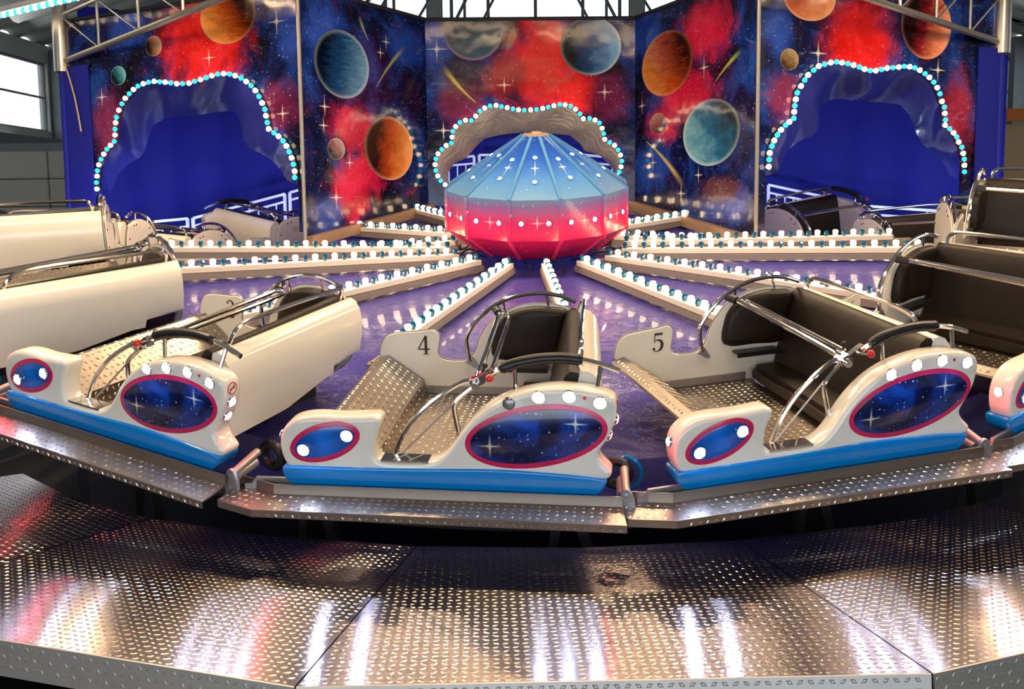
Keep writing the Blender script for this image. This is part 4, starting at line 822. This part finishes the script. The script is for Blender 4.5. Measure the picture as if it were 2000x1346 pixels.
CAR_LABEL = {
 -7: 'white car mostly hidden behind the hub cover inside the middle arch', -6: 'white car right by the bay pole inside the left tunnel arch', -5: 'middle one of the white cars seen inside the left tunnel arch', -4: 'white car just behind the big cars, at the left foot of the left arch', -3: 'white car at the upper left edge, highest and furthest back of the big left cars',
 -2: 'white car directly behind car 3, its long white rear panel facing forward', -1: 'white and blue car numbered 3 with two red tail lamps', 0: 'white and blue car numbered 4 with one front lamp unlit', 1: 'white and blue car numbered 5 with four lit lamps and open footwell', 2: 'white car with long black backrest behind car 5, its pink-lit nose at the right edge',
 3: 'white car with black backrest at the upper right edge, steepest of the right cars', 4: 'white car at the right foot of the right tunnel arch showing its notched inner panel', 5: 'middle one of the white cars seen inside the right tunnel arch', 6: 'white car beside the bay pole inside the right tunnel arch', 7: 'white car hidden behind the right bay wall', 8: 'white car hidden behind the middle arch'}
for k_ in range(-7, 9):
    a = AL + ((k_ - .5) * 22.5 + AO.get(k_, 0)) * D; o = V((math.sin(a), -math.cos(a), 0)); t = V((math.cos(a), math.sin(a), 0)); inw = -o; up = V((0, 0, 1)); p = PK[k_]
    t, up = t * math.cos(p) + up * math.sin(p), up * math.cos(p) - t * math.sin(p)
    O = o * 5.47 + V((0, 0, ZK[k_] + .075)); M = RIDE @ Matrix(((t.x, inw.x, up.x, O.x), (t.y, inw.y, up.y, O.y), (t.z, inw.z, up.z, O.z), (0, 0, 0, 1)))
    c = thing('ride_car', CAR_LABEL[k_], 'ride car', M, 'cars coupled in a ring'); made = []
    for nm, me, ml, par, kind, lab in PARTS:
        if nm == 'first_lamp':
            nm = 'lamp'
            if k_ == 0: me = LAMP_0
        ob = link(nm, me, c if par is None else made[par], ml); made.append(ob)
        if kind: ob['kind'] = kind
    if -2 <= k_ <= 2: link('number', number_mesh(str(k_ + 4)), made[INP], Matrix.Translation((-.325, 1.4975, .300)))

# ------------------------------------------------------------------ railings behind the arches
def railing(a, b, label, h=.95, low=.11, nb=None):
    a = V(a); b = V(b); d = (b - a); L = V((d.x, d.y, 0)).length; o = a.copy()
    t = thing('railing', label, 'railing', Matrix.Translation((a.x, a.y, a.z - h)), 'white railings behind the arches'); R = lambda p: p - V((a.x, a.y, a.z - h))
    fr = MB(); fr.bar(R(a), R(b), .035, .035); fr.bar(R(a - V((0, 0, low))), R(b - V((0, 0, low))), .03, .03); fr.bar(R(a - V((0, 0, h - .08))), R(b - V((0, 0, h - .08))), .03, .03)
    for q in (a, b): fr.bar(R(q), R(q - V((0, 0, h))), .04, .04, (0, 1, 0))
    link('frame', fr.mesh('frame', 'white_paint', False), t); nb = nb or max(2, int(L / .13))
    for i in range(1, nb):
        q = a + d * (i / nb); top = 0 if i % 6 == 0 else low
        link('baluster', MB().bar(R(q - V((0, 0, top))), R(q - V((0, 0, h - .08))), .018, .018, (0, 1, 0)).mesh('baluster', 'white_paint', False), t)
RC = 6.55
for (p, q, lab) in [((300, 433), (366, 427), 'short low white railing at the left end inside the left arch'), ((377, 426), (556, 379), 'sloping white railing in the middle of the left arch'), ((566, 376), (640, 356), 'white railing beside the bay pole in the left arch'),
                    ((860, 311), (926, 305), 'white railing left of the hub cover inside the middle arch'), ((936, 303), (1130, 301), 'white railing behind the hub cover inside the middle arch'), ((1136, 302), (1215, 310), 'white railing right of the hub cover inside the middle arch'),
                    ((1420, 343), (1491, 359), 'white railing beside the bay pole in the right arch'), ((1501, 361), (1687, 401), 'sloping white railing in the middle of the right arch'), ((1699, 403), (1830, 412), 'low white railing at the right end inside the right arch')]:
    railing(at_cyl(*p, RC), at_cyl(*q, RC), lab)
# unseen blue lamps assumed behind the bay poles, added to light the blue tarpaulin
for s, x, y in (('left', -3.0, 2.2), ('right', 2.8, 2.0)):
    t = thing('assumed_blue_lamp', 'assumed unseen blue lamp behind the %s bay pole' % s, 'lamp', Matrix.Translation((x, y, 1.75))); link('housing', MB().lathe([(.05, .0), (.08, .04), (.08, .14), (.02, .16)], 14).mesh('housing', 'black_rubber'), t); link('lens', MB().lathe([(.06, .002), (.05, -.012), (.001, -.016)], 14).mesh('lens', 'assumed_lamp_blue'), t)
    l = bpy.data.lights.new('assumed_blue_light', 'POINT'); l.energy = 22; l.color = (.10, .16, 1.0); l.shadow_soft_size = .1; ob = bpy.data.objects.new('assumed_blue_light', l); COL.objects.link(ob); ob.location = (x, y, 1.66)
